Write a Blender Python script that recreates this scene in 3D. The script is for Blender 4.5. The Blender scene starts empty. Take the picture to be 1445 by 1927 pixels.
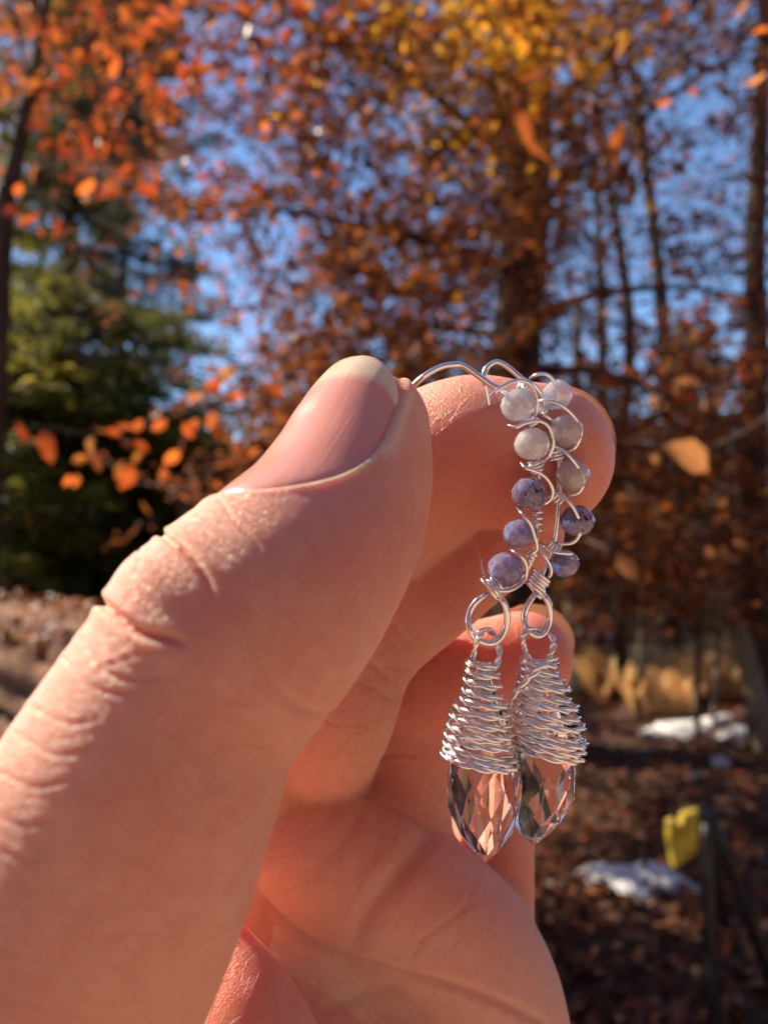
import bpy, bmesh, math, random
import numpy as np
from mathutils import Vector, Matrix, Quaternion

random.seed(7)
RNG = np.random.default_rng(7)
R = math.radians

# ----------------------------------------------------------------- camera, light, exposure
scene = bpy.context.scene
PITCH = R(4.0)
LENS, SENSOR = 26.0, 36.0
W_PX, H_PX = 1445.0, 1927.0
F = H_PX * LENS / SENSOR                      # focal length in photograph pixels
FWD = Vector((0, math.cos(PITCH), math.sin(PITCH)))
UP = Vector((0, -math.sin(PITCH), math.cos(PITCH)))
RIGHT = Vector((1, 0, 0))
EYE = 1.5                                     # the camera stands 1.5 m above the ground; z = 0 is eye height
GROUND = -EYE

cam_data = bpy.data.cameras.new('camera')
cam = bpy.data.objects.new('camera', cam_data)
scene.collection.objects.link(cam)
cam.rotation_euler = (R(90) + PITCH, 0, 0)
cam.location = (0, 0, 0)
cam_data.sensor_fit = 'VERTICAL'
cam_data.sensor_height = SENSOR
cam_data.lens = LENS
cam_data.clip_start = 0.005
cam_data.clip_end = 3000
cam_data.dof.use_dof = True
cam_data.dof.focus_distance = 0.085
cam_data.dof.aperture_fstop = 26.0 / 1.22
scene.camera = cam

# sun direction: from the upper left, a little behind the hand
s_cam = Vector((-0.68, 0.62, 0.36)).normalized()
SUN = (RIGHT * s_cam.x + UP * s_cam.y + FWD * s_cam.z).normalized()
SUN_EL = math.asin(SUN.z)
SUN_AZ = math.atan2(SUN.x, SUN.y)

world = bpy.data.worlds.new('World')
scene.world = world
world.use_nodes = True
wn, wl = world.node_tree.nodes, world.node_tree.links
sky = wn.new('ShaderNodeTexSky')
sky.sky_type = 'NISHITA'
sky.sun_disc = False
sky.sun_elevation = SUN_EL
sky.sun_rotation = SUN_AZ
sky.air_density = 1.0
sky.dust_density = 0.0
sky.ozone_density = 5.0
bg = wn['Background']
bg.inputs['Strength'].default_value = 0.105
wl.new(sky.outputs[0], bg.inputs['Color'])

sl = bpy.data.lights.new('sun', 'SUN')
sl.energy = 4.7
sl.angle = R(0.53)
sl.color = (1.0, 0.87, 0.66)
sun = bpy.data.objects.new('sun', sl)
scene.collection.objects.link(sun)
sun.rotation_euler = (-SUN).to_track_quat('-Z', 'Y').to_euler()

scene.view_settings.view_transform = 'Standard'
scene.view_settings.look = 'None'
scene.view_settings.gamma = 1.0
scene.view_settings.use_curve_mapping = False
scene.view_settings.exposure = 1.08
scene.cycles.use_denoising = True
scene.cycles.max_bounces = 14
scene.cycles.transmission_bounces = 12
scene.cycles.transparent_max_bounces = 12
scene.cycles.caustics_refractive = True
scene.cycles.caustics_reflective = False
scene.cycles.sample_clamp_indirect = 8.0

# ----------------------------------------------------------------- helpers
col = bpy.data.collections.new('place')
scene.collection.children.link(col)


def P(px, py, d):
    """A point seen at photograph pixel (px, py), d metres in front of the camera."""
    return FWD * d + RIGHT * ((px - W_PX / 2) / F * d) + UP * ((H_PX / 2 - py) / F * d)


def tag(o, label=None, cat=None, group=None, kind=None):
    if label: o['label'] = label
    if cat: o['category'] = cat
    if group: o['group'] = group
    if kind: o['kind'] = kind
    return o


def mesh_obj(name, verts, faces, mat=None, parent=None, smooth=True, loc=None):
    me = bpy.data.meshes.new(name)
    v = np.asarray(verts, dtype=np.float64).reshape(-1, 3)
    if loc is not None:
        v = v - np.array(loc)
    if isinstance(faces, np.ndarray):
        nv, nf, k = len(v), len(faces), faces.shape[1]
        me.vertices.add(nv)
        me.vertices.foreach_set('co', v.astype(np.float32).ravel())
        me.loops.add(nf * k)
        me.loops.foreach_set('vertex_index', faces.astype(np.int32).ravel())
        me.polygons.add(nf)
        me.polygons.foreach_set('loop_start', np.arange(0, nf * k, k, dtype=np.int32))
        me.update(calc_edges=True)
    else:
        me.from_pydata([tuple(x) for x in v], [], faces)
    me.polygons.foreach_set('use_smooth', [smooth] * len(me.polygons))
    if mat:
        for m in (mat if isinstance(mat, list) else [mat]): me.materials.append(m)
    o = bpy.data.objects.new(name, me)
    col.objects.link(o)
    if parent: 
        o.parent = parent
        if loc is not None: o.location = Vector(loc) - parent.location
        else: o.location = -parent.location
    elif loc is not None: o.location = loc
    return o


def empty(name, loc):
    o = bpy.data.objects.new(name, None)
    o.empty_display_size = 0.01
    col.objects.link(o)
    o.location = loc
    return o


def catmull(pts, n=8):
    """Catmull-Rom interpolation of a list of tuples (any dimension)."""
    p = np.asarray(pts, dtype=float)
    p = np.vstack([2 * p[0] - p[1], p, 2 * p[-1] - p[-2]])
    out = []
    for i in range(1, len(p) - 2):
        for k in range(n):
            t = k / n
            a, b, c, d = p[i - 1], p[i], p[i + 1], p[i + 2]
            out.append(0.5 * (2 * b + (c - a) * t + (2 * a - 5 * b + 4 * c - d) * t * t + (3 * b - a - 3 * c + d) * t ** 3))
    out.append(p[-2])
    return np.array(out)


def tube(path, rad, sides=10, flat=1.0, caps=True):
    """vertices and faces of a round tube along path (N x 3); rad a number or a list."""
    path = np.asarray(path, dtype=float)
    n = len(path)
    rad = np.full(n, rad) if np.isscalar(rad) else np.asarray(rad)
    tan = np.gradient(path, axis=0)
    tan /= np.linalg.norm(tan, axis=1)[:, None] + 1e-12
    ref = np.array([0.0, 1.0, 0.0])
    if abs(tan[0] @ ref) > 0.9: ref = np.array([1.0, 0, 0])
    nrm = ref - tan[0] * (ref @ tan[0]); nrm /= np.linalg.norm(nrm)
    V = []
    for i in range(n):
        nrm = nrm - tan[i] * (nrm @ tan[i]); nrm /= np.linalg.norm(nrm) + 1e-12
        bi = np.cross(tan[i], nrm)
        for k in range(sides):
            a = 2 * math.pi * k / sides
            V.append(path[i] + rad[i] * (nrm * math.cos(a) + bi * math.sin(a) * flat))
    Fc = []
    for i in range(n - 1):
        for k in range(sides):
            k2 = (k + 1) % sides
            Fc.append((i * sides + k, i * sides + k2, (i + 1) * sides + k2, (i + 1) * sides + k))
    if caps:
        Fc.append(tuple(range(sides))[::-1])
        Fc.append(tuple((n - 1) * sides + k for k in range(sides)))
    return V, Fc


def join_vf(parts):
    V, Fc = [], []
    for v, f in parts:
        b = len(V)
        V.extend(list(v))
        Fc.extend([tuple(i + b for i in q) for q in f])
    return V, Fc


# ----------------------------------------------------------------- materials
def new_mat(name):
    m = bpy.data.materials.new(name)
    m.use_nodes = True
    return m, m.node_tree.nodes, m.node_tree.links, m.node_tree.nodes['Principled BSDF']


def ramp(n, stops):
    r = n.new('ShaderNodeValToRGB')
    e = r.color_ramp.elements
    while len(e) < len(stops): e.new(0.5)
    for k, (p, c) in enumerate(stops):
        e[k].position = p
        e[k].color = (*c, 1) if len(c) == 3 else c
    return r


def noise(n, l, vec, scale, detail=4, rough=0.5, dist=0.0):
    t = n.new('ShaderNodeTexNoise')
    t.inputs['Scale'].default_value = scale
    t.inputs['Detail'].default_value = detail
    t.inputs['Roughness'].default_value = rough
    t.inputs['Distortion'].default_value = dist
    if vec: l.new(vec, t.inputs['Vector'])
    return t


def math_node(n, l, op, a, b=None, clamp=False):
    m = n.new('ShaderNodeMath'); m.operation = op; m.use_clamp = clamp
    for i, x in enumerate((a, b)):
        if x is None: continue
        if isinstance(x, (int, float)): m.inputs[i].default_value = x
        else: l.new(x, m.inputs[i])
    return m.outputs[0]


def mix_col(n, l, fac, a, b, mode='MIX'):
    m = n.new('ShaderNodeMix'); m.data_type = 'RGBA'; m.blend_type = mode
    if isinstance(fac, (int, float)): m.inputs['Factor'].default_value = fac
    else: l.new(fac, m.inputs['Factor'])
    for sock, x in (('A', a), ('B', b)):
        s = [i for i in m.inputs if i.name == sock and i.type == 'RGBA'][0]
        if isinstance(x, tuple): s.default_value = (*x, 1)
        else: l.new(x, s)
    return [o for o in m.outputs if o.type == 'RGBA'][0]


def attr(n, name):
    a = n.new('ShaderNodeAttribute'); a.attribute_name = name
    return a


def skin_material():
    m, n, l, b = new_mat('skin')
    tc = n.new('ShaderNodeTexCoord').outputs['Object']
    masks = attr(n, 'skin_masks')             # r: dorsal wrinkles, g: redness with painted backlit glow, b: pale
    sep = n.new('ShaderNodeSeparateColor'); l.new(masks.outputs['Color'], sep.inputs[0])
    dors, red, pale = sep.outputs[0], sep.outputs[1], sep.outputs[2]
    n1 = noise(n, l, tc, 90, 4, 0.6)
    n2 = noise(n, l, tc, 420, 3, 0.6)
    base = mix_col(n, l, n1.outputs[0], (0.66, 0.255, 0.165), (0.80, 0.41, 0.285))
    r2 = ramp(n, [(0.35, (0, 0, 0)), (0.7, (1, 1, 1))]); l.new(n2.outputs[0], r2.inputs[0])
    n4 = noise(n, l, tc, 240, 5, 0.7, 0.6)
    r4 = ramp(n, [(0.38, (0, 0, 0)), (0.62, (1, 1, 1))]); l.new(n4.outputs[0], r4.inputs[0])
    base = mix_col(n, l, math_node(n, l, 'MULTIPLY', r4.outputs[0], 0.38), base, (0.80, 0.44, 0.32))
    base = mix_col(n, l, math_node(n, l, 'MULTIPLY', r2.outputs[0], 0.45), base, (0.66, 0.26, 0.175))
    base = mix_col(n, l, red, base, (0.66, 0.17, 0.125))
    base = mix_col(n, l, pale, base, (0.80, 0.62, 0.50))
    l.new(base, b.inputs['Base Color'])
    b.inputs['Subsurface Weight'].default_value = 1.0
    b.inputs['Subsurface Radius'].default_value = (1.0, 0.26, 0.13)
    l.new(math_node(n, l, 'ADD', math_node(n, l, 'MULTIPLY', red, 0.0055), 0.0033), b.inputs['Subsurface Scale'])
    b.inputs['IOR'].default_value = 1.42
    b.inputs['Roughness'].default_value = 0.46
    # relief: fine cells everywhere, cross-wrinkles on the back of the thumb, print ridges on the pads
    uv = attr(n, 'skin_flow')                 # x across the finger, y along it, z depth; millimetres
    mp = n.new('ShaderNodeMapping'); mp.inputs['Scale'].default_value = (0.42, 1.5, 0.6)
    l.new(uv.outputs['Vector'], mp.inputs['Vector'])
    w1 = noise(n, l, mp.outputs[0], 1.1, 5, 0.62, 1.2)
    vo = n.new('ShaderNodeTexVoronoi'); vo.feature = 'DISTANCE_TO_EDGE'; vo.inputs['Scale'].default_value = 1.5
    wob = noise(n, l, mp.outputs[0], 2.2, 2)
    va = n.new('ShaderNodeVectorMath'); va.operation = 'ADD'
    l.new(mp.outputs[0], va.inputs[0]); l.new(wob.outputs['Color'], va.inputs[1])
    l.new(va.outputs[0], vo.inputs['Vector'])
    vr = ramp(n, [(0.0, (0, 0, 0)), (0.16, (1, 1, 1))]); l.new(vo.outputs['Distance'], vr.inputs[0])
    big = math_node(n, l, 'ADD', math_node(n, l, 'MULTIPLY', w1.outputs[0], 1.3), math_node(n, l, 'MULTIPLY', vr.outputs[0], 0.34))
    vo2 = n.new('ShaderNodeTexVoronoi'); vo2.feature = 'DISTANCE_TO_EDGE'; vo2.inputs['Scale'].default_value = 2600
    l.new(tc, vo2.inputs['Vector'])
    vr2 = ramp(n, [(0.0, (0, 0, 0)), (0.3, (1, 1, 1))]); l.new(vo2.outputs['Distance'], vr2.inputs[0])
    n3 = noise(n, l, tc, 1500, 4, 0.6)
    fine = math_node(n, l, 'ADD', math_node(n, l, 'MULTIPLY', vr2.outputs[0], 0.13), math_node(n, l, 'MULTIPLY', n3.outputs[0], 0.28))
    wv = n.new('ShaderNodeTexWave'); wv.wave_type = 'BANDS'; wv.bands_direction = 'X'
    wv.inputs['Scale'].default_value = 0.62; wv.inputs['Distortion'].default_value = 2.5; wv.inputs['Detail'].default_value = 1; wv.inputs['Detail Scale'].default_value = 0.6
    l.new(uv.outputs['Vector'], wv.inputs['Vector'])
    prints = math_node(n, l, 'MULTIPLY', wv.outputs['Fac'], 0.06)
    mp2 = n.new('ShaderNodeMapping'); mp2.inputs['Scale'].default_value = (0.20, 0.46, 0.3); mp2.inputs['Rotation'].default_value = (0, 0, 0.5)
    l.new(uv.outputs['Vector'], mp2.inputs['Vector'])
    wob2 = noise(n, l, mp2.outputs[0], 1.6, 3)
    va2 = n.new('ShaderNodeVectorMath'); va2.operation = 'ADD'
    l.new(mp2.outputs[0], va2.inputs[0]); l.new(wob2.outputs['Color'], va2.inputs[1])
    vo3 = n.new('ShaderNodeTexVoronoi'); vo3.feature = 'DISTANCE_TO_EDGE'; vo3.inputs['Scale'].default_value = 1.0
    l.new(va2.outputs[0], vo3.inputs['Vector'])
    vr3 = ramp(n, [(0.0, (0, 0, 0)), (0.05, (1, 1, 1))]); l.new(vo3.outputs['Distance'], vr3.inputs[0])
    lines = math_node(n, l, 'MULTIPLY', vr3.outputs[0], 0.34)
    ndors = math_node(n, l, 'SUBTRACT', 1.0, dors)
    h = math_node(n, l, 'ADD', math_node(n, l, 'MULTIPLY', big, math_node(n, l, 'MULTIPLY', dors, 1.0)), fine)
    h = math_node(n, l, 'ADD', h, math_node(n, l, 'MULTIPLY', prints, ndors))
    h = math_node(n, l, 'ADD', h, math_node(n, l, 'MULTIPLY', lines, ndors))
    bp = n.new('ShaderNodeBump')
    bp.inputs['Strength'].default_value = 0.75
    bp.inputs['Distance'].default_value = 0.00042
    l.new(h, bp.inputs['Height'])
    l.new(bp.outputs[0], b.inputs['Normal'])
    rr = math_node(n, l, 'ADD', math_node(n, l, 'MULTIPLY', n2.outputs[0], 0.18), math_node(n, l, 'SUBTRACT', 0.44, math_node(n, l, 'MULTIPLY', dors, 0.05)))
    l.new(rr, b.inputs['Roughness'])
    b.inputs['Specular IOR Level'].default_value = 0.5
    return m


def nail_material():
    m, n, l, b = new_mat('nail')
    a = attr(n, 'nail_free')                   # 1 on the free edge
    tc = n.new('ShaderNodeTexCoord').outputs['Object']
    n1 = noise(n, l, tc, 160, 3, 0.5)
    base = mix_col(n, l, n1.outputs[0], (0.90, 0.36, 0.26), (0.85, 0.29, 0.21))
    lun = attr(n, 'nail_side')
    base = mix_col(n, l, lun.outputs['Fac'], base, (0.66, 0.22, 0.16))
    base = mix_col(n, l, a.outputs['Fac'], base, (0.84, 0.58, 0.38))
    l.new(base, b.inputs['Base Color'])
    b.inputs['Roughness'].default_value = 0.24
    b.inputs['Subsurface Weight'].default_value = 0.8
    b.inputs['Subsurface Radius'].default_value = (1.0, 0.4, 0.25)
    b.inputs['Subsurface Scale'].default_value = 0.0012
    b.inputs['Coat Weight'].default_value = 0.45
    b.inputs['Coat Roughness'].default_value = 0.12
    uv = attr(n, 'nail_uv')
    mp = n.new('ShaderNodeMapping'); mp.inputs['Scale'].default_value = (1.0, 0.06, 1)
    l.new(uv.outputs['Vector'], mp.inputs['Vector'])
    n2 = noise(n, l, mp.outputs[0], 3.2, 3, 0.6)
    n3 = noise(n, l, tc, 2500, 3, 0.6)
    hh = math_node(n, l, 'ADD', n2.outputs[0], math_node(n, l, 'MULTIPLY', n3.outputs[0], 0.35))
    bp = n.new('ShaderNodeBump'); bp.inputs['Strength'].default_value = 0.5; bp.inputs['Distance'].default_value = 0.0001
    l.new(hh, bp.inputs['Height']); l.new(bp.outputs[0], b.inputs['Normal'])
    l.new(bp.outputs[0], b.inputs['Coat Normal'])
    return m


def thin_nail_material():
    m, n, l, b = new_mat('nail_edge')
    b.inputs['Base Color'].default_value = (0.86, 0.66, 0.52, 1)
    b.inputs['Roughness'].default_value = 0.3
    tr = n.new('ShaderNodeBsdfTranslucent'); tr.inputs[0].default_value = (0.85, 0.58, 0.42, 1)
    mx = n.new('ShaderNodeMixShader'); mx.inputs[0].default_value = 0.45
    l.new(b.outputs[0], mx.inputs[1]); l.new(tr.outputs[0], mx.inputs[2])
    l.new(mx.outputs[0], n['Material Output'].inputs['Surface'])
    return m


def silver_material():
    m, n, l, b = new_mat('silver')
    b.inputs['Base Color'].default_value = (0.93, 0.90, 0.87, 1)
    b.inputs['Metallic'].default_value = 1.0
    tc = n.new('ShaderNodeTexCoord').outputs['Object']
    n1 = noise(n, l, tc, 1800, 3, 0.6)
    r = math_node(n, l, 'ADD', math_node(n, l, 'MULTIPLY', n1.outputs[0], 0.16), 0.08)
    l.new(r, b.inputs['Roughness'])
    n2 = noise(n, l, tc, 900, 3, 0.5)
    bp = n.new('ShaderNodeBump'); bp.inputs['Strength'].default_value = 0.35; bp.inputs['Distance'].default_value = 0.0001
    l.new(n2.outputs[0], bp.inputs['Height']); l.new(bp.outputs[0], b.inputs['Normal'])
    return m


def crystal_material():
    m, n, l, b = new_mat('crystal')
    b.inputs['Base Color'].default_value = (1.0, 0.97, 0.96, 1)
    b.inputs['Transmission Weight'].default_value = 1.0
    b.inputs['Roughness'].default_value = 0.0
    b.inputs['IOR'].default_value = 1.29
    b.inputs['Thin Film Thickness'].default_value = 300
    b.inputs['Thin Film IOR'].default_value = 1.42
    return m


def bead_material(name, c1, c2, trans, fleck):
    m, n, l, b = new_mat(name)
    tc = n.new('ShaderNodeTexCoord').outputs['Object']
    n1 = noise(n, l, tc, 900, 5, 0.65, 1.0)
    r1 = ramp(n, [(0.35, c1), (0.62, c2)]); l.new(n1.outputs[0], r1.inputs[0])
    c = r1.outputs[0]
    if fleck:
        n2 = noise(n, l, tc, 620, 3, 0.7, 2.0)
        r2 = ramp(n, [(0.555, (0, 0, 0)), (0.59, (1, 1, 1))]); l.new(n2.outputs[0], r2.inputs[0])
        c = mix_col(n, l, r2.outputs[0], c, (0.02, 0.015, 0.03))
        l.new(math_node(n, l, 'MULTIPLY', math_node(n, l, 'SUBTRACT', 1.0, r2.outputs[0]), trans), b.inputs['Transmission Weight'])
    else:
        b.inputs['Transmission Weight'].default_value = trans
    l.new(c, b.inputs['Base Color'])
    b.inputs['Roughness'].default_value = 0.05
    b.inputs['IOR'].default_value = 1.5
    b.inputs['Subsurface Weight'].default_value = 1.0
    b.inputs['Subsurface Radius'].default_value = (0.9, 0.8, 1.0)
    b.inputs['Subsurface Scale'].default_value = 0.003
    b.inputs['Coat Weight'].default_value = 0.6
    b.inputs['Coat Roughness'].default_value = 0.03
    bp = n.new('ShaderNodeBump'); bp.inputs['Strength'].default_value = 0.15; bp.inputs['Distance'].default_value = 0.0001
    n3 = noise(n, l, tc, 1500, 3, 0.6)
    l.new(n3.outputs[0], bp.inputs['Height']); l.new(bp.outputs[0], b.inputs['Normal'])
    return m


M_SKIN, M_NAIL, M_THIN = skin_material(), nail_material(), thin_nail_material()
M_SILVER, M_CRYSTAL = silver_material(), crystal_material()
M_BEAD_PALE = bead_material('bead_pale', (0.86, 0.85, 1.0), (0.98, 0.97, 1.0), 0.62, False)
M_BEAD_DARK = bead_material('bead_dark', (0.24, 0.22, 0.40), (0.50, 0.48, 0.68), 0.6, True)
M_BEAD_MID = bead_material('bead_mid', (0.30, 0.29, 0.56), (0.56, 0.55, 0.84), 0.6, False)
#@@HAND
# ----------------------------------------------------------------- the hand
# An implicit surface built of tapering limbs; every limb is a list of (px, py, radius px, depth mm) stations that are turned
# into points and radii in millimetres in a frame of x right, y up, z away from the camera.
def mm(px, py, d):
    return np.array([(px - W_PX / 2) / F * d, (H_PX / 2 - py) / F * d, d])


LIMBS = {
    'thumb': [(686, 809, 124, 81), (672, 850, 141, 80), (655, 908, 158, 78), (610, 1000, 182, 74), (545, 1085, 208, 69.5), (480, 1160, 224, 66),
              (405, 1245, 230, 63.5), (330, 1350, 236, 62), (262, 1490, 262, 61), (190, 1640, 288, 61), (118, 1760, 312, 61.5), (20, 1910, 340, 62.5), (-60, 2120, 370, 64), (-60, 2400, 380, 68)],
    'index': [(1012, 862, 139, 96.5), (955, 856, 140, 96), (880, 850, 142, 96.5), (800, 890, 146, 98.5), (690, 985, 150, 101.5), (590, 1110, 152, 103.5),
              (500, 1270, 158, 103.5), (450, 1440, 165, 106.5), (420, 1650, 170, 108.5)],
    'middle': [(968, 1000, 92, 108), (883, 1030, 112, 106), (790, 1103, 118, 104.5), (709, 1169, 119, 103.5), (660, 1235, 119, 102), (620, 1342, 124, 100.5), (592, 1395, 126, 106), (560, 1480, 130, 113)],
    'ring_tip': [(984, 1242, 92, 117), (900, 1268, 98, 115), (820, 1290, 100, 113), (770, 1310, 98, 113)],
    'ring_base': [(750, 1330, 92, 114), (765, 1390, 98, 114.5), (755, 1460, 102, 114), (725, 1560, 120, 112), (690, 1680, 140, 112)],
    'little': [(925, 1420, 78, 126), (924, 1500, 80, 124), (922, 1600, 82, 121), (912, 1700, 92, 118), (880, 1800, 120, 115)],
    'pads': [(500, 1560, 110, 104), (620, 1600, 128, 104), (740, 1680, 140, 105.5), (850, 1775, 142, 108), (905, 1880, 150, 110), (905, 2020, 175, 110), (880, 2200, 205, 108), (820, 2420, 220, 105)],
    'palm': [(480, 1700, 170, 113), (620, 1850, 190, 115), (700, 2000, 220, 113), (640, 2200, 260, 110), (540, 2440, 270, 104)],
    'heel': [(560, 1700, 100, 106), (700, 1850, 120, 108.5), (760, 1990, 150, 107)],
    'thenar': [(443, 1730, 9, 84), (443, 1775, 34, 84), (446, 1850, 78, 83), (450, 1935, 122, 82), (440, 2070, 190, 82), (400, 2260, 270, 84), (360, 2480, 300, 90)],
    'wrist': [(420, 2250, 330, 88), (400, 2500, 345, 92), (380, 2800, 330, 96), (340, 3200, 330, 100), (300, 3700, 350, 105)],
}
CHAINS = {}
for nm, st in LIMBS.items():
    c = catmull([(*mm(x, y, d), r * d / F) for x, y, r, d in st], 7)
    CHAINS[nm] = c


def build_sdf(h):
    lo = np.array([-62.0, -172.0, 44.0]); hi = np.array([42.0, 22.0, 142.0])
    n = np.ceil((hi - lo) / h).astype(int)
    ax = [np.arange(n[i], dtype=np.float32) * h + lo[i] for i in range(3)]

    def chain_field(c, stretch=1.0):
        D = np.full(n, 9.0, dtype=np.float32)
        for (x, y, z, r) in c:
            m = r + 7.0
            i0 = [max(0, int((v - m - lo[k]) / h)) for k, v in enumerate((x, y, z))]
            i1 = [min(n[k], int((v + m - lo[k]) / h) + 2) for k, v in enumerate((x, y, z))]
            if any(i1[k] <= i0[k] for k in range(3)): continue
            X = ax[0][i0[0]:i1[0], None, None] - np.float32(x)
            Y = ax[1][None, i0[1]:i1[1], None] - np.float32(y)
            Z = ax[2][None, None, i0[2]:i1[2]] - np.float32(z)
            d = np.sqrt(X * X + Y * Y + (Z * stretch) ** 2) - np.float32(r)
            v = D[i0[0]:i1[0], i0[1]:i1[1], i0[2]:i1[2]]
            np.minimum(v, d, out=v)
        return D

    def smin(a, b, k):
        hh = np.maximum(k - np.abs(a - b), 0) / k
        return np.minimum(a, b) - hh * hh * k * 0.25

    fld = {nm: chain_field(c) for nm, c in CHAINS.items()}
    body = smin(fld['pads'], fld['heel'], 3.0)
    body = smin(body, fld['palm'], 5.0)
    body = smin(body, fld['wrist'], 9.0)
    body = smin(body, fld['ring_base'], 2.2)
    body = smin(body, fld['little'], 1.5)
    body = smin(body, fld['middle'], 0.35)
    body = smin(body, fld['index'], 0.3)
    body = smin(body, fld['ring_tip'], 0.4)
    th = smin(fld['thumb'], fld['wrist'], 8.0)
    th = smin(th, fld['thenar'], 1.2)
    return smin(body, th, 0.35), lo, h


def surface_nets(D, lo, h):
    S = D < 0
    nx, ny, nz = D.shape
    cnt = np.zeros((nx - 1, ny - 1, nz - 1), dtype=np.int8)
    acc = np.zeros((nx - 1, ny - 1, nz - 1, 3), dtype=np.float32)
    sl_ = lambda o, k: slice(o, (nx, ny, nz)[k] - 1 + o)
    for axis in range(3):
        others = [k for k in range(3) if k != axis]
        for a in (0, 1):
            for c in (0, 1):
                o0 = [0, 0, 0]; o0[others[0]] = a; o0[others[1]] = c
                o1 = list(o0); o1[axis] = 1
                s0 = tuple(sl_(o0[k], k) for k in range(3)); s1 = tuple(sl_(o1[k], k) for k in range(3))
                cross = S[s0] != S[s1]
                idx = np.nonzero(cross)
                d0, d1 = D[s0][idx], D[s1][idx]
                t = d0 / (d0 - d1)
                p = np.zeros((len(t), 3), dtype=np.float32)
                p[:, others[0]] = a; p[:, others[1]] = c; p[:, axis] = t
                acc[idx] += p
                cnt[idx] += 1
    cells = np.nonzero(cnt)
    vid = np.full(cnt.shape, -1, dtype=np.int64)
    vid[cells] = np.arange(len(cells[0]))
    V = np.stack(cells, 1) + acc[cells] / cnt[cells][:, None]
    V = V * h + lo
    quads = []
    for axis in range(3):
        o = [k for k in range(3) if k != axis]
        s0 = [slice(1, (nx, ny, nz)[k] - 1) for k in range(3)]
        s0[axis] = slice(0, (nx, ny, nz)[axis] - 1)
        s1 = list(s0); s1[axis] = slice(1, (nx, ny, nz)[axis])
        a, b = S[tuple(s0)], S[tuple(s1)]
        idx = np.array(np.nonzero(a != b)).T
        flip = a[tuple(idx.T)]
        base = idx + 1; base[:, axis] -= 1
        def g(da, db):
            q = base.copy(); q[:, o[0]] -= da; q[:, o[1]] -= db
            return vid[tuple(q.T)]
        Q = np.stack([g(1, 1), g(0, 1), g(0, 0), g(1, 0)], 1)
        if axis == 1: flip = ~flip
        Q[~flip] = Q[~flip][:, ::-1]
        quads.append(Q)
    return V, np.concatenate(quads)


def laplace(V, Q, it=2, w=0.5):
    E = np.concatenate([Q[:, [0, 1]], Q[:, [1, 2]], Q[:, [2, 3]], Q[:, [3, 0]]])
    for _ in range(it):
        s = np.zeros_like(V); c = np.zeros(len(V))
        for k in range(3):
            s[:, k] = np.bincount(E[:, 0], V[E[:, 1], k], len(V)) + np.bincount(E[:, 1], V[E[:, 0], k], len(V))
        c = np.bincount(E[:, 0], minlength=len(V)) + np.bincount(E[:, 1], minlength=len(V))
        V = V * (1 - w) + w * s / c[:, None]
    return V


def seg_dist(p, poly):
    """distance of p (N x 2) to a polyline and the position along it (0..1)."""
    best = np.full(len(p), 1e9); along = np.zeros(len(p))
    L = len(poly) - 1
    for i in range(L):
        a, b = poly[i], poly[i + 1]
        ab = b - a
        t = np.clip(((p - a) @ ab) / (ab @ ab), 0, 1)
        d = np.linalg.norm(p - a - t[:, None] * ab, axis=1)
        m = d < best
        best[m] = d[m]; along[m] = (i + t[m]) / L
    return best, along


H_GRID = 0.66
D, lo, h = build_sdf(H_GRID)
V, Q = surface_nets(D, lo, h)
V = laplace(V.astype(float), Q, 3, 0.5)


def subdivide(V, Q, levels):
    me = bpy.data.meshes.new('tmp')
    me.from_pydata(V.tolist(), [], Q.tolist())
    o = bpy.data.objects.new('tmp', me); scene.collection.objects.link(o)
    mo = o.modifiers.new('s', 'SUBSURF'); mo.levels = levels
    dg = bpy.context.evaluated_depsgraph_get()
    ev = o.evaluated_get(dg).data
    co = np.empty(len(ev.vertices) * 3, dtype=np.float32); ev.vertices.foreach_get('co', co)
    fi = np.empty(len(ev.loops), dtype=np.int32); ev.loops.foreach_get('vertex_index', fi)
    nr = np.empty(len(ev.vertices) * 3, dtype=np.float32); ev.vertices.foreach_get('normal', nr)
    out = co.reshape(-1, 3).astype(float), fi.reshape(-1, 4).copy(), nr.reshape(-1, 3).astype(float)
    bpy.data.objects.remove(o); bpy.data.meshes.remove(me)
    return out


V, Q, N = subdivide(V, Q, 1)
px = V[:, 0] / V[:, 2] * F + W_PX / 2
py = H_PX / 2 - V[:, 1] / V[:, 2] * F
scr = np.stack([px, py], 1)

# which limb each vertex belongs to
limb_d = {}
for nm, c in CHAINS.items():
    best = np.full(len(V), 1e9)
    for (x, y, z, r) in c:
        d = np.sqrt((V[:, 0] - x) ** 2 + (V[:, 1] - y) ** 2 + (V[:, 2] - z) ** 2) - r
        np.minimum(best, d, out=best)
    limb_d[nm] = best
names = list(CHAINS)
owner = np.argmin(np.stack([limb_d[k] for k in names], 1), 1)
is_thumb = (owner == names.index('thumb'))
front = N[:, 2] < 0.25

# creases and folds: (limbs, polyline px, depth mm, half width px)
def own(*ks): return np.isin(owner, [names.index(k) for k in ks])


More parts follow.
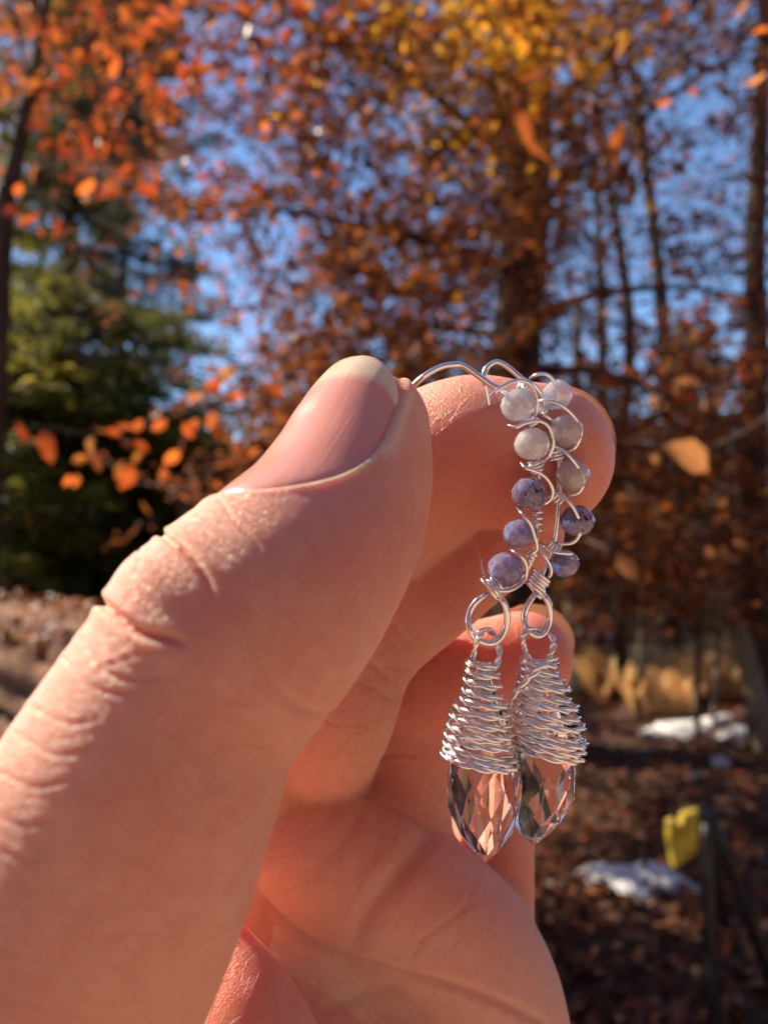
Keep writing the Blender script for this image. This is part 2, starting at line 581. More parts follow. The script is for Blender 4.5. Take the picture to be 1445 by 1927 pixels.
disp = np.zeros(len(V))
T = ('thumb',)
PALM = ('pads', 'heel', 'palm', 'ring_base', 'middle', 'wrist')
CREASES = [
    (T, [(285, 985), (318, 1018), (352, 1045), (385, 1085), (402, 1118)], 0.60, 9),
    (T, [(175, 1120), (212, 1150), (262, 1186), (312, 1202), (352, 1212)], 0.75, 12),
    (T, [(262, 1020), (275, 1060), (262, 1110)], 0.14, 4),
    (T, [(150, 1200), (200, 1262), (262, 1282), (318, 1268)], 0.22, 6),
    (T, [(120, 1240), (170, 1290), (225, 1305), (270, 1300)], 0.22, 6),
    (T, [(205, 1250), (250, 1235), (300, 1228), (330, 1230)], 0.2, 5),
    (T, [(410, 935), (445, 985), (480, 1020), (500, 1045)], 0.16, 5),
    (T, [(60, 1330), (130, 1360), (190, 1350)], 0.18, 6),
    (T, [(30, 1380), (110, 1420), (180, 1405)], 0.18, 6),
    (T, [(-10, 1450), (70, 1480), (140, 1465)], 0.18, 6),
    (T, [(-30, 1520), (50, 1555), (110, 1535)], 0.18, 6),
    (T, [(0, 1600), (60, 1620), (90, 1600)], 0.16, 6),
    (PALM, [(455, 1640), (500, 1700), (560, 1752), (640, 1795), (760, 1830), (880, 1862), (980, 1905), (1080, 1960)], 0.55, 13),
    (PALM, [(815, 1560), (770, 1620), (722, 1680), (685, 1740), (665, 1790)], 0.7, 26),
    (PALM, [(480, 1735), (530, 1728), (575, 1712)], 0.16, 7),
    (PALM, [(490, 1790), (545, 1775), (600, 1772)], 0.14, 7),
    (PALM, [(765, 1832), (790, 1770), (850, 1722), (900, 1690)], 0.14, 8),
    (PALM, [(560, 1940), (640, 1890), (720, 1860), (770, 1850)], 0.25, 18),
    (PALM, [(540, 1700), (600, 1640), (660, 1560), (690, 1500)], 0.25, 20),
    (('middle',), [(560, 1330), (620, 1360), (700, 1365)], 0.14, 6),
    (('middle',), [(720, 1150), (760, 1200), (800, 1240)], 0.14, 6),
    (('middle',), [(668, 1285), (712, 1300), (745, 1330)], 0.16, 6),
    (('ring_base',), [(680, 1440), (740, 1420), (800, 1425)], 0.22, 7),
    (('ring_tip',), [(880, 1190), (900, 1260), (890, 1340)], 0.18, 7),
    (PALM, [(600, 1500), (640, 1600), (620, 1700)], 0.12, 9),
    (PALM, [(900, 1640), (860, 1720), (850, 1800)], 0.12, 9),
    (PALM, [(720, 1560), (690, 1640), (640, 1720)], 0.12, 8),
    (PALM, [(600, 1830), (590, 1880), (560, 1930)], 0.16, 9),
    (T, [(560, 985), (600, 1000), (650, 985)], 0.12, 5),
    (T, [(590, 1010), (585, 1040), (570, 1070)], 0.14, 4),
    (T, [(540, 1030), (535, 1060), (520, 1085)], 0.12, 4),
    (T, [(640, 1350), (560, 1330), (500, 1270)], 0.18, 12),
    (('middle',), [(640, 1200), (690, 1240), (745, 1290)], 0.25, 7),
    (('middle',), [(700, 1250), (745, 1258), (790, 1262)], 0.15, 6),
    (('index',), [(790, 1010), (850, 1070), (900, 1100)], 0.15, 7),
    (('pads', 'ring_base'), [(640, 1478), (700, 1500), (780, 1545), (840, 1580)], 0.35, 10),
    (('little',), [(860, 1640), (930, 1655), (1005, 1650)], 0.15, 6),
]
for limbs, poly, dep, wd in CREASES:
    m = own(*limbs) & front
    idx = np.nonzero(m)[0]
    pl = catmull(poly, 5)
    d, t = seg_dist(scr[idx], pl)
    taper = np.clip(np.minimum(t, 1 - t) * 5, 0, 1) ** 0.7
    if limbs == T: taper = np.clip((1 - t) * 4, 0, 1) ** 0.7
    wd = wd * 0.8
    disp[idx] += -1.5 * dep * taper * (np.exp(-(d / wd) ** 2) - 0.35 * np.exp(-(d / (wd * 2.6)) ** 2))

# soft swellings
def bulge(limbs, cx, cy, rad, amp):
    m = own(*limbs) & front
    d = np.hypot(px - cx, py - cy)
    disp[m] += amp * np.exp(-(d[m] / rad) ** 2)


bulge(T, 262, 1085, 70, 0.9)
bulge(T, 340, 1000, 60, 0.25)
bulge(T, 730, 1010, 90, 0.25)
bulge(PALM, 620, 1620, 90, 0.6)
bulge(PALM, 850, 1690, 110, 0.8)
bulge(PALM, 560, 1830, 70, 0.5)
bulge(PALM, 950, 1830, 120, 0.4)

# frame of the thumb's last segment, for its nail
A0 = mm(545, 1085, 69.5); A1 = mm(686, 809, 81)
AX = (A1 - A0) / np.linalg.norm(A1 - A0)
view = np.array([0, 0, -1.0]) - AX * (np.array([0, 0, -1.0]) @ AX); view /= np.linalg.norm(view)
side = np.cross(AX, view); side /= np.linalg.norm(side)
if side[0] < 0: side = -side
LEN = np.linalg.norm(A1 - A0)


def thumb_coords(X):
    rel = X - A0
    t = rel @ AX
    a = np.degrees(np.arctan2(rel @ side, rel @ view))      # 0 faces the camera, positive towards the right
    return t, a


TT, TA = thumb_coords(V)
NAIL_C, NAIL_H = -38.0, 60.0            # centre angle and half width in degrees
T_BASE, T_TIP = LEN - 14.5, LEN + 8.0


def nail_base(u):                        # u in -1..1 across the nail: where the cuticle runs
    return T_BASE - 4.3 + 9.0 * np.maximum(u + 0.05, 0) ** 2.0 + 3.0 * np.maximum(-u - 0.1, 0) ** 2.0 + 1.5 * np.maximum(u, 0) ** 8


u = (TA - NAIL_C) / NAIL_H
in_a, in_b = (1.0 - np.abs(u)) * 9.0, TT - nail_base(np.clip(u, -1, 1))
hk = np.maximum(2.6 - np.abs(in_a - in_b), 0) / 2.6
inside = np.minimum(in_a, in_b) - hk * hk * 2.6 * 0.25
near = is_thumb & (TT > 0) & (np.abs(u) < 1.8)
sink = 1 / (1 + np.exp(-np.clip((inside - 0.25) / 0.30, -30, 30)))
ridge = np.exp(-((inside + 0.35) / 0.75) ** 2)
disp[near] += (-0.55 * sink + 0.20 * ridge)[near]

V2 = V + N * disp[:, None]

# masks
def soft(x, a, b): return np.clip((x - a) / (b - a), 0, 1)


axis_pts = CHAINS['thumb'][:, :2]
thx = np.array([np.interp(0, [0], [0])])
# distance from the thumb's upper-left outline, measured across its axis
c = CHAINS['thumb']
j = np.argmin(((V[:, None, :2] - c[None, ::3, :2]) ** 2).sum(2), 1) if len(V) < 1 else None
best = np.full(len(V), 1e9); who = np.zeros(len(V), dtype=int)
for i in range(len(c)):
    d = ((V - c[i, :3]) ** 2).sum(1)
    m = d < best; best[m] = d[m]; who[m] = i
cdir = np.gradient(c[:, :3], axis=0); cdir /= np.linalg.norm(cdir, axis=1)[:, None]
ctr = c[who, :3]; dr = cdir[who]
sd = np.cross(dr, np.array([0, 0, 1.0])); sd /= np.linalg.norm(sd, axis=1)[:, None]
across = ((V - ctr) * sd).sum(1)
if np.corrcoef(across[is_thumb], px[is_thumb])[0, 1] < 0: across = -across
arc_len = np.concatenate([[0], np.cumsum(np.linalg.norm(np.diff(c[:, :3], axis=0), axis=1))])
along = arc_len[who] + ((V - ctr) * dr).sum(1)
rr_ = c[who, 3]
dors = is_thumb * soft(-across / rr_, -0.15, 0.45)
dors = dors * soft(along, arc_len[7] + 8.5, arc_len[7] + 11.5)
knuckle = np.exp(-((along - 27) / 11) ** 2)
dors = np.maximum(dors * (0.6 + 0.4 * knuckle), 0.16 * is_thumb * soft(TT, LEN, LEN - 4))
red = np.zeros(len(V))  # flesh redness; ring and middle spots also put backlit glow into the colour
def spot(cx, cy, r, a, limbs=None):
    g = a * np.exp(-((px - cx) ** 2 + (py - cy) ** 2) / r ** 2)
    if limbs: g = g * own(*limbs)
    return g
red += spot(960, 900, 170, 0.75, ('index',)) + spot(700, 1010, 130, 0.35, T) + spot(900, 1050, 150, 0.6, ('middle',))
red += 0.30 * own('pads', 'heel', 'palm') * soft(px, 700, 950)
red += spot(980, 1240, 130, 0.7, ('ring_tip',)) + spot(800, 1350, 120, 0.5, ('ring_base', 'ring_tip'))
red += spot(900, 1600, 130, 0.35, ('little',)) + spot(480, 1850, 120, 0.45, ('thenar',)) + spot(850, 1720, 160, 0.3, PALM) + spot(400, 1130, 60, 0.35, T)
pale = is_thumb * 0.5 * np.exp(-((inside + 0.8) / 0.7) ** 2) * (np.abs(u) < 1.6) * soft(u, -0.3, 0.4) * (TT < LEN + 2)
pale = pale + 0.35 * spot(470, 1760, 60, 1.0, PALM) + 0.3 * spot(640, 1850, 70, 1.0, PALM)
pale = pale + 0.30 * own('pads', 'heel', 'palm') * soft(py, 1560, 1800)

flow = np.stack([across, along, V[:, 2]], 1)
nth = ~is_thumb
rot = R(-42)
flow[nth, 0] = V[nth, 0] * math.cos(rot) - V[nth, 1] * math.sin(rot)
flow[nth, 1] = V[nth, 0] * math.sin(rot) + V[nth, 1] * math.cos(rot)


def to_world(X):
    X = np.asarray(X, dtype=float) * 0.001
    Rm = np.array([tuple(RIGHT), tuple(UP), tuple(FWD)])
    return X @ Rm


HAND_AT = tuple(to_world(mm(400, 2300, 92)[None])[0])
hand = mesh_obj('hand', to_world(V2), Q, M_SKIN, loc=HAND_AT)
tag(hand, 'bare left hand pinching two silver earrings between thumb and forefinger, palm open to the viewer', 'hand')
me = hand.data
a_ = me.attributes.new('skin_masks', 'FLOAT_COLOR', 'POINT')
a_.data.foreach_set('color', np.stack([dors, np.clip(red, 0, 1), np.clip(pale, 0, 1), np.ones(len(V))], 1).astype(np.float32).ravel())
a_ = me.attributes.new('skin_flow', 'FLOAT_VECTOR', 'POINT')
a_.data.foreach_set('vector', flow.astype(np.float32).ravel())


# the thumbnail: a curved plate of real thickness lying in its fold
def sample_field(Pm):
    g = (Pm - lo) / h
    i = np.clip(g.astype(int), 0, np.array(D.shape) - 2)
    f = g - i
    out = 0
    for a in (0, 1):
        for b in (0, 1):
            for c2 in (0, 1):
                w = (f[:, 0] if a else 1 - f[:, 0]) * (f[:, 1] if b else 1 - f[:, 1]) * (f[:, 2] if c2 else 1 - f[:, 2])
                out = out + w * D[i[:, 0] + a, i[:, 1] + b, i[:, 2] + c2]
    return out


NU, NT = 41, 41
us = np.linspace(-1, 1, NU); ts = np.linspace(0, 1, NT)
UU, TS = np.meshgrid(us, ts, indexing='ij')
tb = nail_base(UU) - 0.35
t_end = (LEN + 4.6) - np.where(UU > 0, 6.0, 2.6) * np.abs(UU) ** 3.0
tt = tb + (t_end - tb) * TS
ang = np.radians(NAIL_C + UU * NAIL_H * 1.02)
dirv = view[None, None] * np.cos(ang)[..., None] + side[None, None] * np.sin(ang)[..., None]
org = A0 + AX * np.minimum(tt, LEN + 0.5)[..., None]
rho = np.full(tt.shape, 7.0)
lo_r, hi_r = np.zeros(tt.shape), np.full(tt.shape, 14.0)
for _ in range(22):
    mid = (lo_r + hi_r) / 2
    s_ = sample_field((org + dirv * mid[..., None]).reshape(-1, 3)).reshape(tt.shape)
    lo_r = np.where(s_ < 0, mid, lo_r); hi_r = np.where(s_ < 0, hi_r, mid)
rho = lo_r
# flatten: nail follows a steadier arch than the flesh and runs on straight past the tip
ref_i = np.argmin(np.abs(tt - (LEN - 1.0)), 1)
ref = rho[np.arange(NU), ref_i][:, None]
rho = np.where(tt > LEN - 1.0, ref - 0.035 * np.maximum(tt - LEN + 1.0, 0) ** 1.7, rho)
edge_in = np.minimum((1 - np.abs(UU)) * 9.0, tt - tb)
tuck = 0.55 * np.exp(-np.maximum(edge_in, 0) / 0.55) * np.where(tt > LEN - 1.5, np.clip((LEN + 1.5 - tt) / 3.0, 0, 1), 1.0)
pt = A0 + AX * tt[..., None] + dirv * (rho - 0.14 - tuck)[..., None]
top = pt.reshape(-1, 3)
bot = (pt - dirv * 0.35).reshape(-1, 3)
nf = []
for i in range(NU - 1):
    for k in range(NT - 1):
        q = (i * NT + k, (i + 1) * NT + k, (i + 1) * NT + k + 1, i * NT + k + 1)
        nf.append(q); nf.append(tuple(x + NU * NT for x in q[::-1]))
rim = [i * NT for i in range(NU)] + [(NU - 1) * NT + k for k in range(1, NT)] + [i * NT + NT - 1 for i in range(NU - 2, -1, -1)] + [k for k in range(NT - 2, 0, -1)]
for a, b in zip(rim, rim[1:] + rim[:1]): nf.append((b, a, a + NU * NT, b + NU * NT))
nail = mesh_obj('thumbnail', to_world(np.concatenate([top, bot])), nf, M_NAIL, hand)
nail['label'] = 'glossy bare pink thumbnail with a pale free edge'
fr = soft(TS - 0.06 * UU ** 2, 0.80, 0.86) 
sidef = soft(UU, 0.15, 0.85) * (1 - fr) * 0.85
for nm_, arr in (('nail_free', fr), ('nail_side', sidef)):
    a_ = nail.data.attributes.new(nm_, 'FLOAT', 'POINT')
    a_.data.foreach_set('value', np.concatenate([arr.ravel(), arr.ravel()]).astype(np.float32))
a_ = nail.data.attributes.new('nail_uv', 'FLOAT_VECTOR', 'POINT')
uvv = np.stack([UU * 8, TS * 14, UU * 0], -1).reshape(-1, 3)
a_.data.foreach_set('vector', np.concatenate([uvv, uvv]).astype(np.float32).ravel())


def far_nail(name, cx, cy, rx, ry, d, rot, depth_back, curve, label):
    """a nail seen edge-on behind a fingertip: a shallow dished plate."""
    nu, nv = 24, 10
    Vv, Ff = [], []
    c_, s_ = math.cos(R(rot)), math.sin(R(rot))
    for layer in (0, 0.4):
        for j2 in range(nv + 1):
            rr2 = j2 / nv
            for i2 in range(nu):
                a2 = 2 * math.pi * i2 / nu
                ex, ey = rx * rr2 * math.cos(a2), ry * rr2 * math.sin(a2)
                zz = d + depth_back - curve * (rr2 ** 2) + layer
                x2, y2 = cx + ex * c_ - ey * s_, cy + ex * s_ + ey * c_
                Vv.append(mm(x2, y2, zz))
    L = (nv + 1) * nu
    for j2 in range(nv):
        for i2 in range(nu):
            k2 = (i2 + 1) % nu
            q = (j2 * nu + i2, j2 * nu + k2, (j2 + 1) * nu + k2, (j2 + 1) * nu + i2)
            Ff.append(q[::-1]); Ff.append(tuple(x + L for x in q))
    for i2 in range(nu):
        k2 = (i2 + 1) % nu
        a2, b2 = nv * nu + i2, nv * nu + k2
        Ff.append((a2, b2, b2 + L, a2 + L))
    o = mesh_obj(name, to_world(np.array(Vv)), Ff, M_THIN, hand)
    o['label'] = label
    return o


far_nail('fingernail', 1066, 828, 92, 104, 96.5, -22, 3.2, 2.0, 'forefinger nail with a pale rim showing past the fingertip')
far_nail('fingernail', 1000, 1212, 82, 76, 117, 0, 3.0, 1.5, 'ring finger nail, pinkish and translucent')
#@@EARRINGS
# ----------------------------------------------------------------- the two earrings
def pp(pts, d):
    """px polyline -> metres; each point (px, py) or (px, py, depth offset in mm)."""
    out = []
    for p in pts:
        dz = p[2] if len(p) > 2 else 0.0
        out.append(tuple(to_world(mm(p[0], p[1], d + dz)[None])[0]))
    return out


def wire(name, pts, d, rad_px, parent, n=8, sides=10, taper=None, label=None):
    path = catmull(pp(pts, d), n)
    r = rad_px * d / F * 0.001
    rad = np.full(len(path), r)
    if taper: rad *= np.interp(np.linspace(0, 1, len(path)), [0, taper, 1 - taper, 1], [0.75, 1, 1, 0.75])
    o = mesh_obj(name, *tube(path, rad, sides), M_SILVER, parent)
    if label: o['label'] = label
    return o


def twist(name, path, r_strand, turns_per_m, parent, strands=2, sides=7, gap=1.0):
    path = np.asarray(path)
    tan = np.gradient(path, axis=0); tan /= np.linalg.norm(tan, axis=1)[:, None]
    seg = np.concatenate([[0], np.cumsum(np.linalg.norm(np.diff(path, axis=0), axis=1))])
    ref = np.array([0, 0, 1.0]); parts = []
    n1 = np.cross(tan, ref); n1 /= np.linalg.norm(n1, axis=1)[:, None] + 1e-9
    n2 = np.cross(tan, n1)
    for s in range(strands):
        a = 2 * math.pi * (seg * turns_per_m + s / strands)
        q = path + (n1 * np.cos(a)[:, None] + n2 * np.sin(a)[:, None]) * r_strand * gap
        parts.append(tube(q, r_strand, sides))
    return mesh_obj(name, *join_vf(parts), M_SILVER, parent)


def coil(name, c0, c1, d, r_px, turns, wire_px, parent, tilt=0.12, phase=0.0):
    a = np.array(pp([c0], d)[0]); b = np.array(pp([c1], d)[0])
    ax = (b - a); L = np.linalg.norm(ax); ax /= L
    e1 = np.cross(ax, np.array(FWD)); e1 /= np.linalg.norm(e1)
    e2 = np.cross(ax, e1)
    k = d / F * 0.001
    n = int(turns * 16)
    rr = random.Random(int(c0[0] * 7 + c0[1]))
    path = []
    for i in range(n + 1):
        t = i / n; th = 2 * math.pi * turns * t + phase
        rj = r_px * k * (1 + 0.10 * math.sin(th * 0.37 + rr.random() * 0.15 + c0[0]))
        path.append(a + ax * L * t + (e1 * math.cos(th) + e2 * math.sin(th)) * rj + ax * math.cos(th) * r_px * k * tilt)
    return mesh_obj(name, *tube(path, wire_px * k, 8), M_SILVER, parent)


def bead(px_, py_, r_px, d, mat, parent, seed, label=None):
    """a small faceted stone: rows of cut facets round a drilled axis."""
    rg = random.Random(seed)
    bm = bmesh.new()
    r = r_px * d / F * 0.001
    rows, nseg = 6, 11
    ax = Matrix.Rotation(rg.uniform(-0.5, 0.5), 3, 'Y') @ Matrix.Rotation(rg.uniform(-0.4, 0.4), 3, 'X') @ Matrix.Rotation(rg.random() * 6, 3, 'Z')
    ring = []
    for j3 in range(rows + 1):
        lat = -1.20 + 2.40 * j3 / rows
        row = []
        for i3 in range(nseg):
            lon = 2 * math.pi * (i3 + 0.5 * (j3 % 2)) / nseg + rg.uniform(-0.05, 0.05)
            la = lat + rg.uniform(-0.05, 0.05)
            rad = r * rg.uniform(0.975, 1.01)
            v = Vector((math.cos(la) * math.cos(lon), math.cos(la) * math.sin(lon), 0.93 * math.sin(la))) * rad
            row.append(bm.verts.new(ax @ v))
        ring.append(row)
    for j3 in range(rows):
        for i3 in range(nseg):
            a, b = ring[j3], ring[j3 + 1]
            k3 = (i3 + 1) % nseg
            if j3 % 2 == 0:
                bm.faces.new((a[i3], a[k3], b[i3])); bm.faces.new((a[k3], b[k3], b[i3]))
            else:
                bm.faces.new((a[i3], a[k3], b[k3])); bm.faces.new((a[i3], b[k3], b[i3]))
    bm.faces.new(ring[0][::-1]); bm.faces.new(ring[-1])
    bmesh.ops.recalc_face_normals(bm, faces=bm.faces)
    me2 = bpy.data.meshes.new('bead'); bm.to_mesh(me2); bm.free()
    me2.materials.append(mat)
    o = bpy.data.objects.new('bead', me2); col.objects.link(o)
    o.parent = parent
    o.location = Vector(pp([(px_, py_)], d)[0]) - parent.location
    if label: o['label'] = label
    return o


def crystal(top, tip, r_px, d, parent, seed, roll):
    """a faceted briolette: crossing diamonds cut on a teardrop."""
    a = Vector(pp([top], d)[0]); b = Vector(pp([tip], d)[0])
    L = (b - a).length; k = d / F * 0.001
    prof = [(0.0, 0.12), (0.14, 0.32), (0.29, 0.60), (0.44, 0.86), (0.58, 1.0), (0.71, 0.97), (0.83, 0.72), (0.93, 0.36)]
    n = 8
    bm = bmesh.new()
    q = (b - a).to_track_quat('Z', 'Y').to_matrix()
    rings = []
    for j4, (t, w) in enumerate(prof):
        row = []
        for i4 in range(n):
            th = 2 * math.pi * (i4 + 0.5 * (j4 % 2)) / n + roll
            row.append(bm.verts.new(q @ Vector((math.cos(th) * w * r_px * k, math.sin(th) * w * r_px * k, t * L))))
        rings.append(row)
    vt = bm.verts.new(q @ Vector((0, 0, L)))
    for j4 in range(len(prof) - 2):                       # diamonds: one corner below, two beside, one above
        for i4 in range(n):
            if j4 % 2 == 0: l_, r_ = (i4 - 1) % n, i4
            else: l_, r_ = i4, (i4 + 1) % n
            bm.faces.new((rings[j4][i4], rings[j4 + 1][r_], rings[j4 + 2][i4], rings[j4 + 1][l_]))
    for i4 in range(n):                                   # half diamonds at both ends
        bm.faces.new((rings[0][(i4 + 1) % n], rings[0][i4], rings[1][i4]))
        m = len(prof) - 1
        if m % 2 == 1: bm.faces.new((rings[m][i4], vt, rings[m][(i4 - 1) % n], rings[m - 1][i4]))
        else: bm.faces.new((rings[m][(i4 + 1) % n], vt, rings[m][i4], rings[m - 1][i4]))
    bm.faces.new(rings[0])
    bmesh.ops.recalc_face_normals(bm, faces=bm.faces)
    bmesh.ops.triangulate(bm, faces=[f for f in bm.faces if len(f.verts) > 4])
    me2 = bpy.data.meshes.new('crystal_drop'); bm.to_mesh(me2); bm.free()
    me2.materials.append(M_CRYSTAL)
    o = bpy.data.objects.new('crystal_drop', me2); col.objects.link(o)
    o.parent = parent; o.location = a - parent.location
    return o


def cone_wrap(rows, d, parent, seed, slope):
    """twisted pair of wires wound round the crystal from its loop to its shoulder. rows: (centre x, y, half width) px"""
    rg = random.Random(seed)
    k = d / F * 0.001
    R_ = catmull(rows, 6)
    turns = 11.5
    n = int(turns * 44)
    e1, e2, e3 = np.array(RIGHT), np.array(FWD), np.array(UP)
    path = []
    ph = [rg.uniform(-1, 1) for _ in range(30)]
    for i in range(n + 1):
        t = i / n
        th = 2 * math.pi * turns * t + 2.6
        s = t * (len(R_) - 1); i0 = min(int(s), len(R_) - 2); f = s - i0
        cx_, cy_, hw = R_[i0] * (1 - f) + R_[i0 + 1] * f
        tw = th / (2 * math.pi); wi = int(tw) % 29; wf = tw - int(tw)
        wob = (ph[wi] * (1 - wf) + ph[wi + 1] * wf)
        hw2 = hw * (1 + 0.10 * wob)
        c0 = np.array(pp([(cx_, cy_)], d)[0])
        p = c0 + e1 * math.cos(th) * hw2 * k + e2 * math.sin(th) * hw2 * 0.92 * k
        p = p + e3 * k * (-slope * hw2 * math.cos(th) + 4.6 * wob + 3.0 * math.sin(th * 1.0 + 1.0))
        path.append(p)
    return twist('wire_wrap', path, 3.5 * k, 1 / (82 * k), parent, gap=0.98)


E1, E2 = 83.0, 86.5
S = silver_lab = None
ear1 = empty('earring', pp([(925, 1112)], E1)[0])
tag(ear1, 'nearer silver earring with violet beads, its ear wire arching out from behind the thumb', 'earring', 'pair of wire wrapped crystal earrings')
wire('ear_wire', [(742, 812, 3.5), (752, 770, 2.0), (772, 733, 1.0), (801, 706), (831, 690), (856, 686), (872, 688), (898, 706), (922, 723), (938, 732), (958, 742, 1)], E1, 6.0, ear1)
wire('ear_wire_end', [(885, 990, 16), (893, 1012, 13.5), (898, 1029, 11.5), (903, 1050, 10), (909, 1080, 9)], E1, 1.9, ear1, label='thin straight tail of the ear wire with a tiny ball')
wire('spine', [(934, 731, 1), (964, 745, 2.6), (992, 790, 2.6), (1008, 840, 2.4), (1014, 890, 2.2), (1013, 945, 2.2), (1010, 985, 1.2), (1008, 1030, 1.2), (990, 1075, 2.0), (958, 1100, 1.6), (936, 1116, 0.6)], E1, 3.6, ear1)
B1 = [(974.5, 763, 34, M_BEAD_PALE, 'frosted pale lilac bead'), (1001, 836, 34, M_BEAD_PALE, 'clear pale lilac bead'), (995, 929, 34, M_BEAD_DARK, 'dark violet bead with black flecks'),
      (976, 1004, 31, M_BEAD_MID, 'mid violet bead'), (951, 1072, 35, M_BEAD_MID, 'dusky grey violet bead')]
for i, (x, y, r, m_, lb) in enumerate(B1): bead(x, y, r, E1, m_, ear1, 11 + i, lb)
W1 = [
    [(922, 746, -1.2), (934, 736, -2.0), (947, 727, -2.0), (962, 719, -1.6), (978, 716, -1.0), (996, 722, -.6), (1006, 736, -.4), (1011, 756, -.2), (1009, 775, .2), (1000, 790, .8), (985, 796, 1.5)],
    [(956, 800, -1.0), (970, 804, -1.8), (984, 798, -2.0), (1000, 793, -1.6), (1016, 793, -1.0), (1030, 801, -.6), (1038, 816, -.2), (1041, 836, 0), (1034, 856, .4), (1022, 868, 1.2), (1006, 872, 1.6)],
    [(979, 871, -1.0), (988, 880, -2.0), (1002, 885, -2.0), (1016, 891, -1.6), (1030, 903, -1.0), (1039, 920, -.6), (1038, 935, -.2), (1028, 946, 0), (1014, 951, .6)],
    [(968, 948, 1.4), (974, 957, -.2), (982, 967, -1.6), (992, 978, -1.9), (1000, 992, -1.6), (1005, 1008, -1.2), (1010, 1026, -.8), (1008, 1036, -.4), (998, 1041, 0), (985, 1040, 1)],
    [(955, 1032, .6), (966, 1038, -.8), (979, 1046, -1.4), (988, 1058, -1.2), (991, 1072, -.8), (988, 1088, -.6), (978, 1101, -1.0), (962, 1110, -1.8), (946, 1112, -2.2), (928, 1107, -1.8), (913, 1098, -1.2), (906, 1088, -.2), (912, 1082, 1)],
]
for w in W1: wire('bead_wire', w, E1, 3.5, ear1, n=6, taper=0.1)
coil('coil', (975, 722), (992, 735), E1, 9, 2.5, 2.6, ear1)
coil('coil', (1000, 787), (1008, 800), E1, 9, 2.5, 2.6, ear1, phase=1)
coil('coil', (1003, 868), (1012, 890), E1 + 0.8, 13, 3.5, 2.8, ear1, phase=2)
coil('coil', (1011, 962), (1010, 998), E1 + 0.8, 9, 3.2, 2.7, ear1, phase=.3)
coil('coil', (1004, 1040), (992, 1052), E1 + 0.8, 9, 2.2, 2.7, ear1, phase=.3)
coil('coil', (938, 1096), (921, 1114), E1, 19, 3.6, 3.2, ear1, tilt=0.3)
wire('bail_loop', [(916, 1117, .6), (902, 1127), (890, 1140), (883, 1155), (881, 1172, -.2), (886, 1190, -.3), (899, 1204, -.2), (918, 1211), (936, 1206, .3), (948, 1190, .4), (954, 1168, .3), (952, 1146, .1), (945, 1130), (936, 1118, .5)], E1, 6.4, ear1, n=6)
kk = E1 / F * 0.001
twist('link', catmull(pp([(888, 1256, .5), (891, 1232, -.6), (895, 1210, -1.6), (904, 1190, -1.6), (918, 1186, -.2), (930, 1196, 1.1), (938, 1216, .9), (939, 1238, .3), (931, 1258), (922, 1272)], E1), 10), 3.5 * kk, 1 / (70 * kk), ear1, gap=0.9)
crystal((907, 1250), (913, 1624), 72, E1, ear1, 3, 0.15)
cone_wrap([(904, 1244, 25), (908, 1272, 30), (908, 1300, 37), (906, 1330, 47), (903, 1358, 56), (901, 1385, 65), (901, 1408, 71), (904, 1426, 72)], E1, ear1, 21, 0.16)

ear2 = empty('earring', pp([(1012, 1112)], E2)[0])
tag(ear2, 'farther silver earring with violet beads, a loose twist of wire crossing its cone', 'earring', 'pair of wire wrapped crystal earrings')
wire('ear_wire', [(925, 790, 2), (914, 735, 1.0), (910, 712), (914, 695), (924, 685), (936, 681), (950, 687), (966, 699), (981, 712), (996, 722, .5)], E2, 5.4, ear2)
wire('spine', [(985, 714, 1), (1008, 730, 2), (1028, 765, 2), (1042, 805, 1.4), (1050, 860, -.2), (1052, 920, -.4), (1050, 965, -.4), (1044, 1013, -.2), (1032, 1050), (1018, 1088)], E2, 4.6, ear2)
B2 = [(1048, 743, 30, M_BEAD_PALE, 'pale lilac bead in full sun'), (1064, 812, 34, M_BEAD_PALE, 'pale greyish lilac bead'), (1076, 895, 34, M_BEAD_PALE, 'pale lilac bead with icy facets'),
      (1086, 980, 33, M_BEAD_DARK, 'dark violet bead with a glassy rim'), (1062, 1060, 28, M_BEAD_MID, 'small blue violet bead')]
for i, (x, y, r, m_, lb) in enumerate(B2): bead(x, y, r, E2, m_, ear2, 31 + i, lb)
W2 = [
    [(996, 712, -.4), (1010, 705, -1.4), (1026, 704, -1.8), (1038, 712, -1.6), (1045, 726, -1.2), (1048, 745, -.8), (1046, 760, -.4)],
    [(1010, 757, -.6), (1026, 753, -1.4), (1044, 757, -2.0), (1060, 766, -2.0), (1075, 779, -1.6), (1087, 795, -1.2), (1092, 812, -.8), (1088, 832, -.4), (1076, 847, 0), (1060, 852, .8)],
    [(1016, 770, .2), (1024, 780, -1.2), (1036, 790, -1.0), (1046, 800, .5)],
    [(1030, 842, 0), (1044, 842, -1.2), (1060, 849, -1.9), (1074, 862, -2.0), (1086, 878, -1.7), (1095, 896, -1.3), (1097, 912, -.9), (1089, 926, -.6), (1075, 932, -.4), (1062, 926, .4)],
    [(1036, 925, 0), (1050, 928, -1.2), (1064, 938, -1.9), (1076, 952, -2.0), (1086, 970, -1.8), (1092, 990, -1.4), (1090, 1006, -1.0), (1080, 1019, -.7), (1064, 1024, -.6), (1048, 1021, -.3)],
    [(1012, 1020, .5), (1024, 1028, -.8), (1038, 1037, -1.5), (1058, 1041, -1.9), (1078, 1042, -1.8)],
    [(1016, 1020, 0), (1018, 1034, -.8), (1026, 1048, -1.0), (1034, 1062, -.8), (1037, 1076, -.6), (1032, 1088, -.2)],
]
for w in W2: wire('bead_wire', w, E2, 3.6, ear2, n=6, taper=0.1)
coil('coil', (1012, 768), (1030, 778), E2, 12, 3, 2.8, ear2, phase=1)
coil('coil', (1042, 846), (1048, 868), E2, 13, 3.6, 2.8, ear2, phase=2)
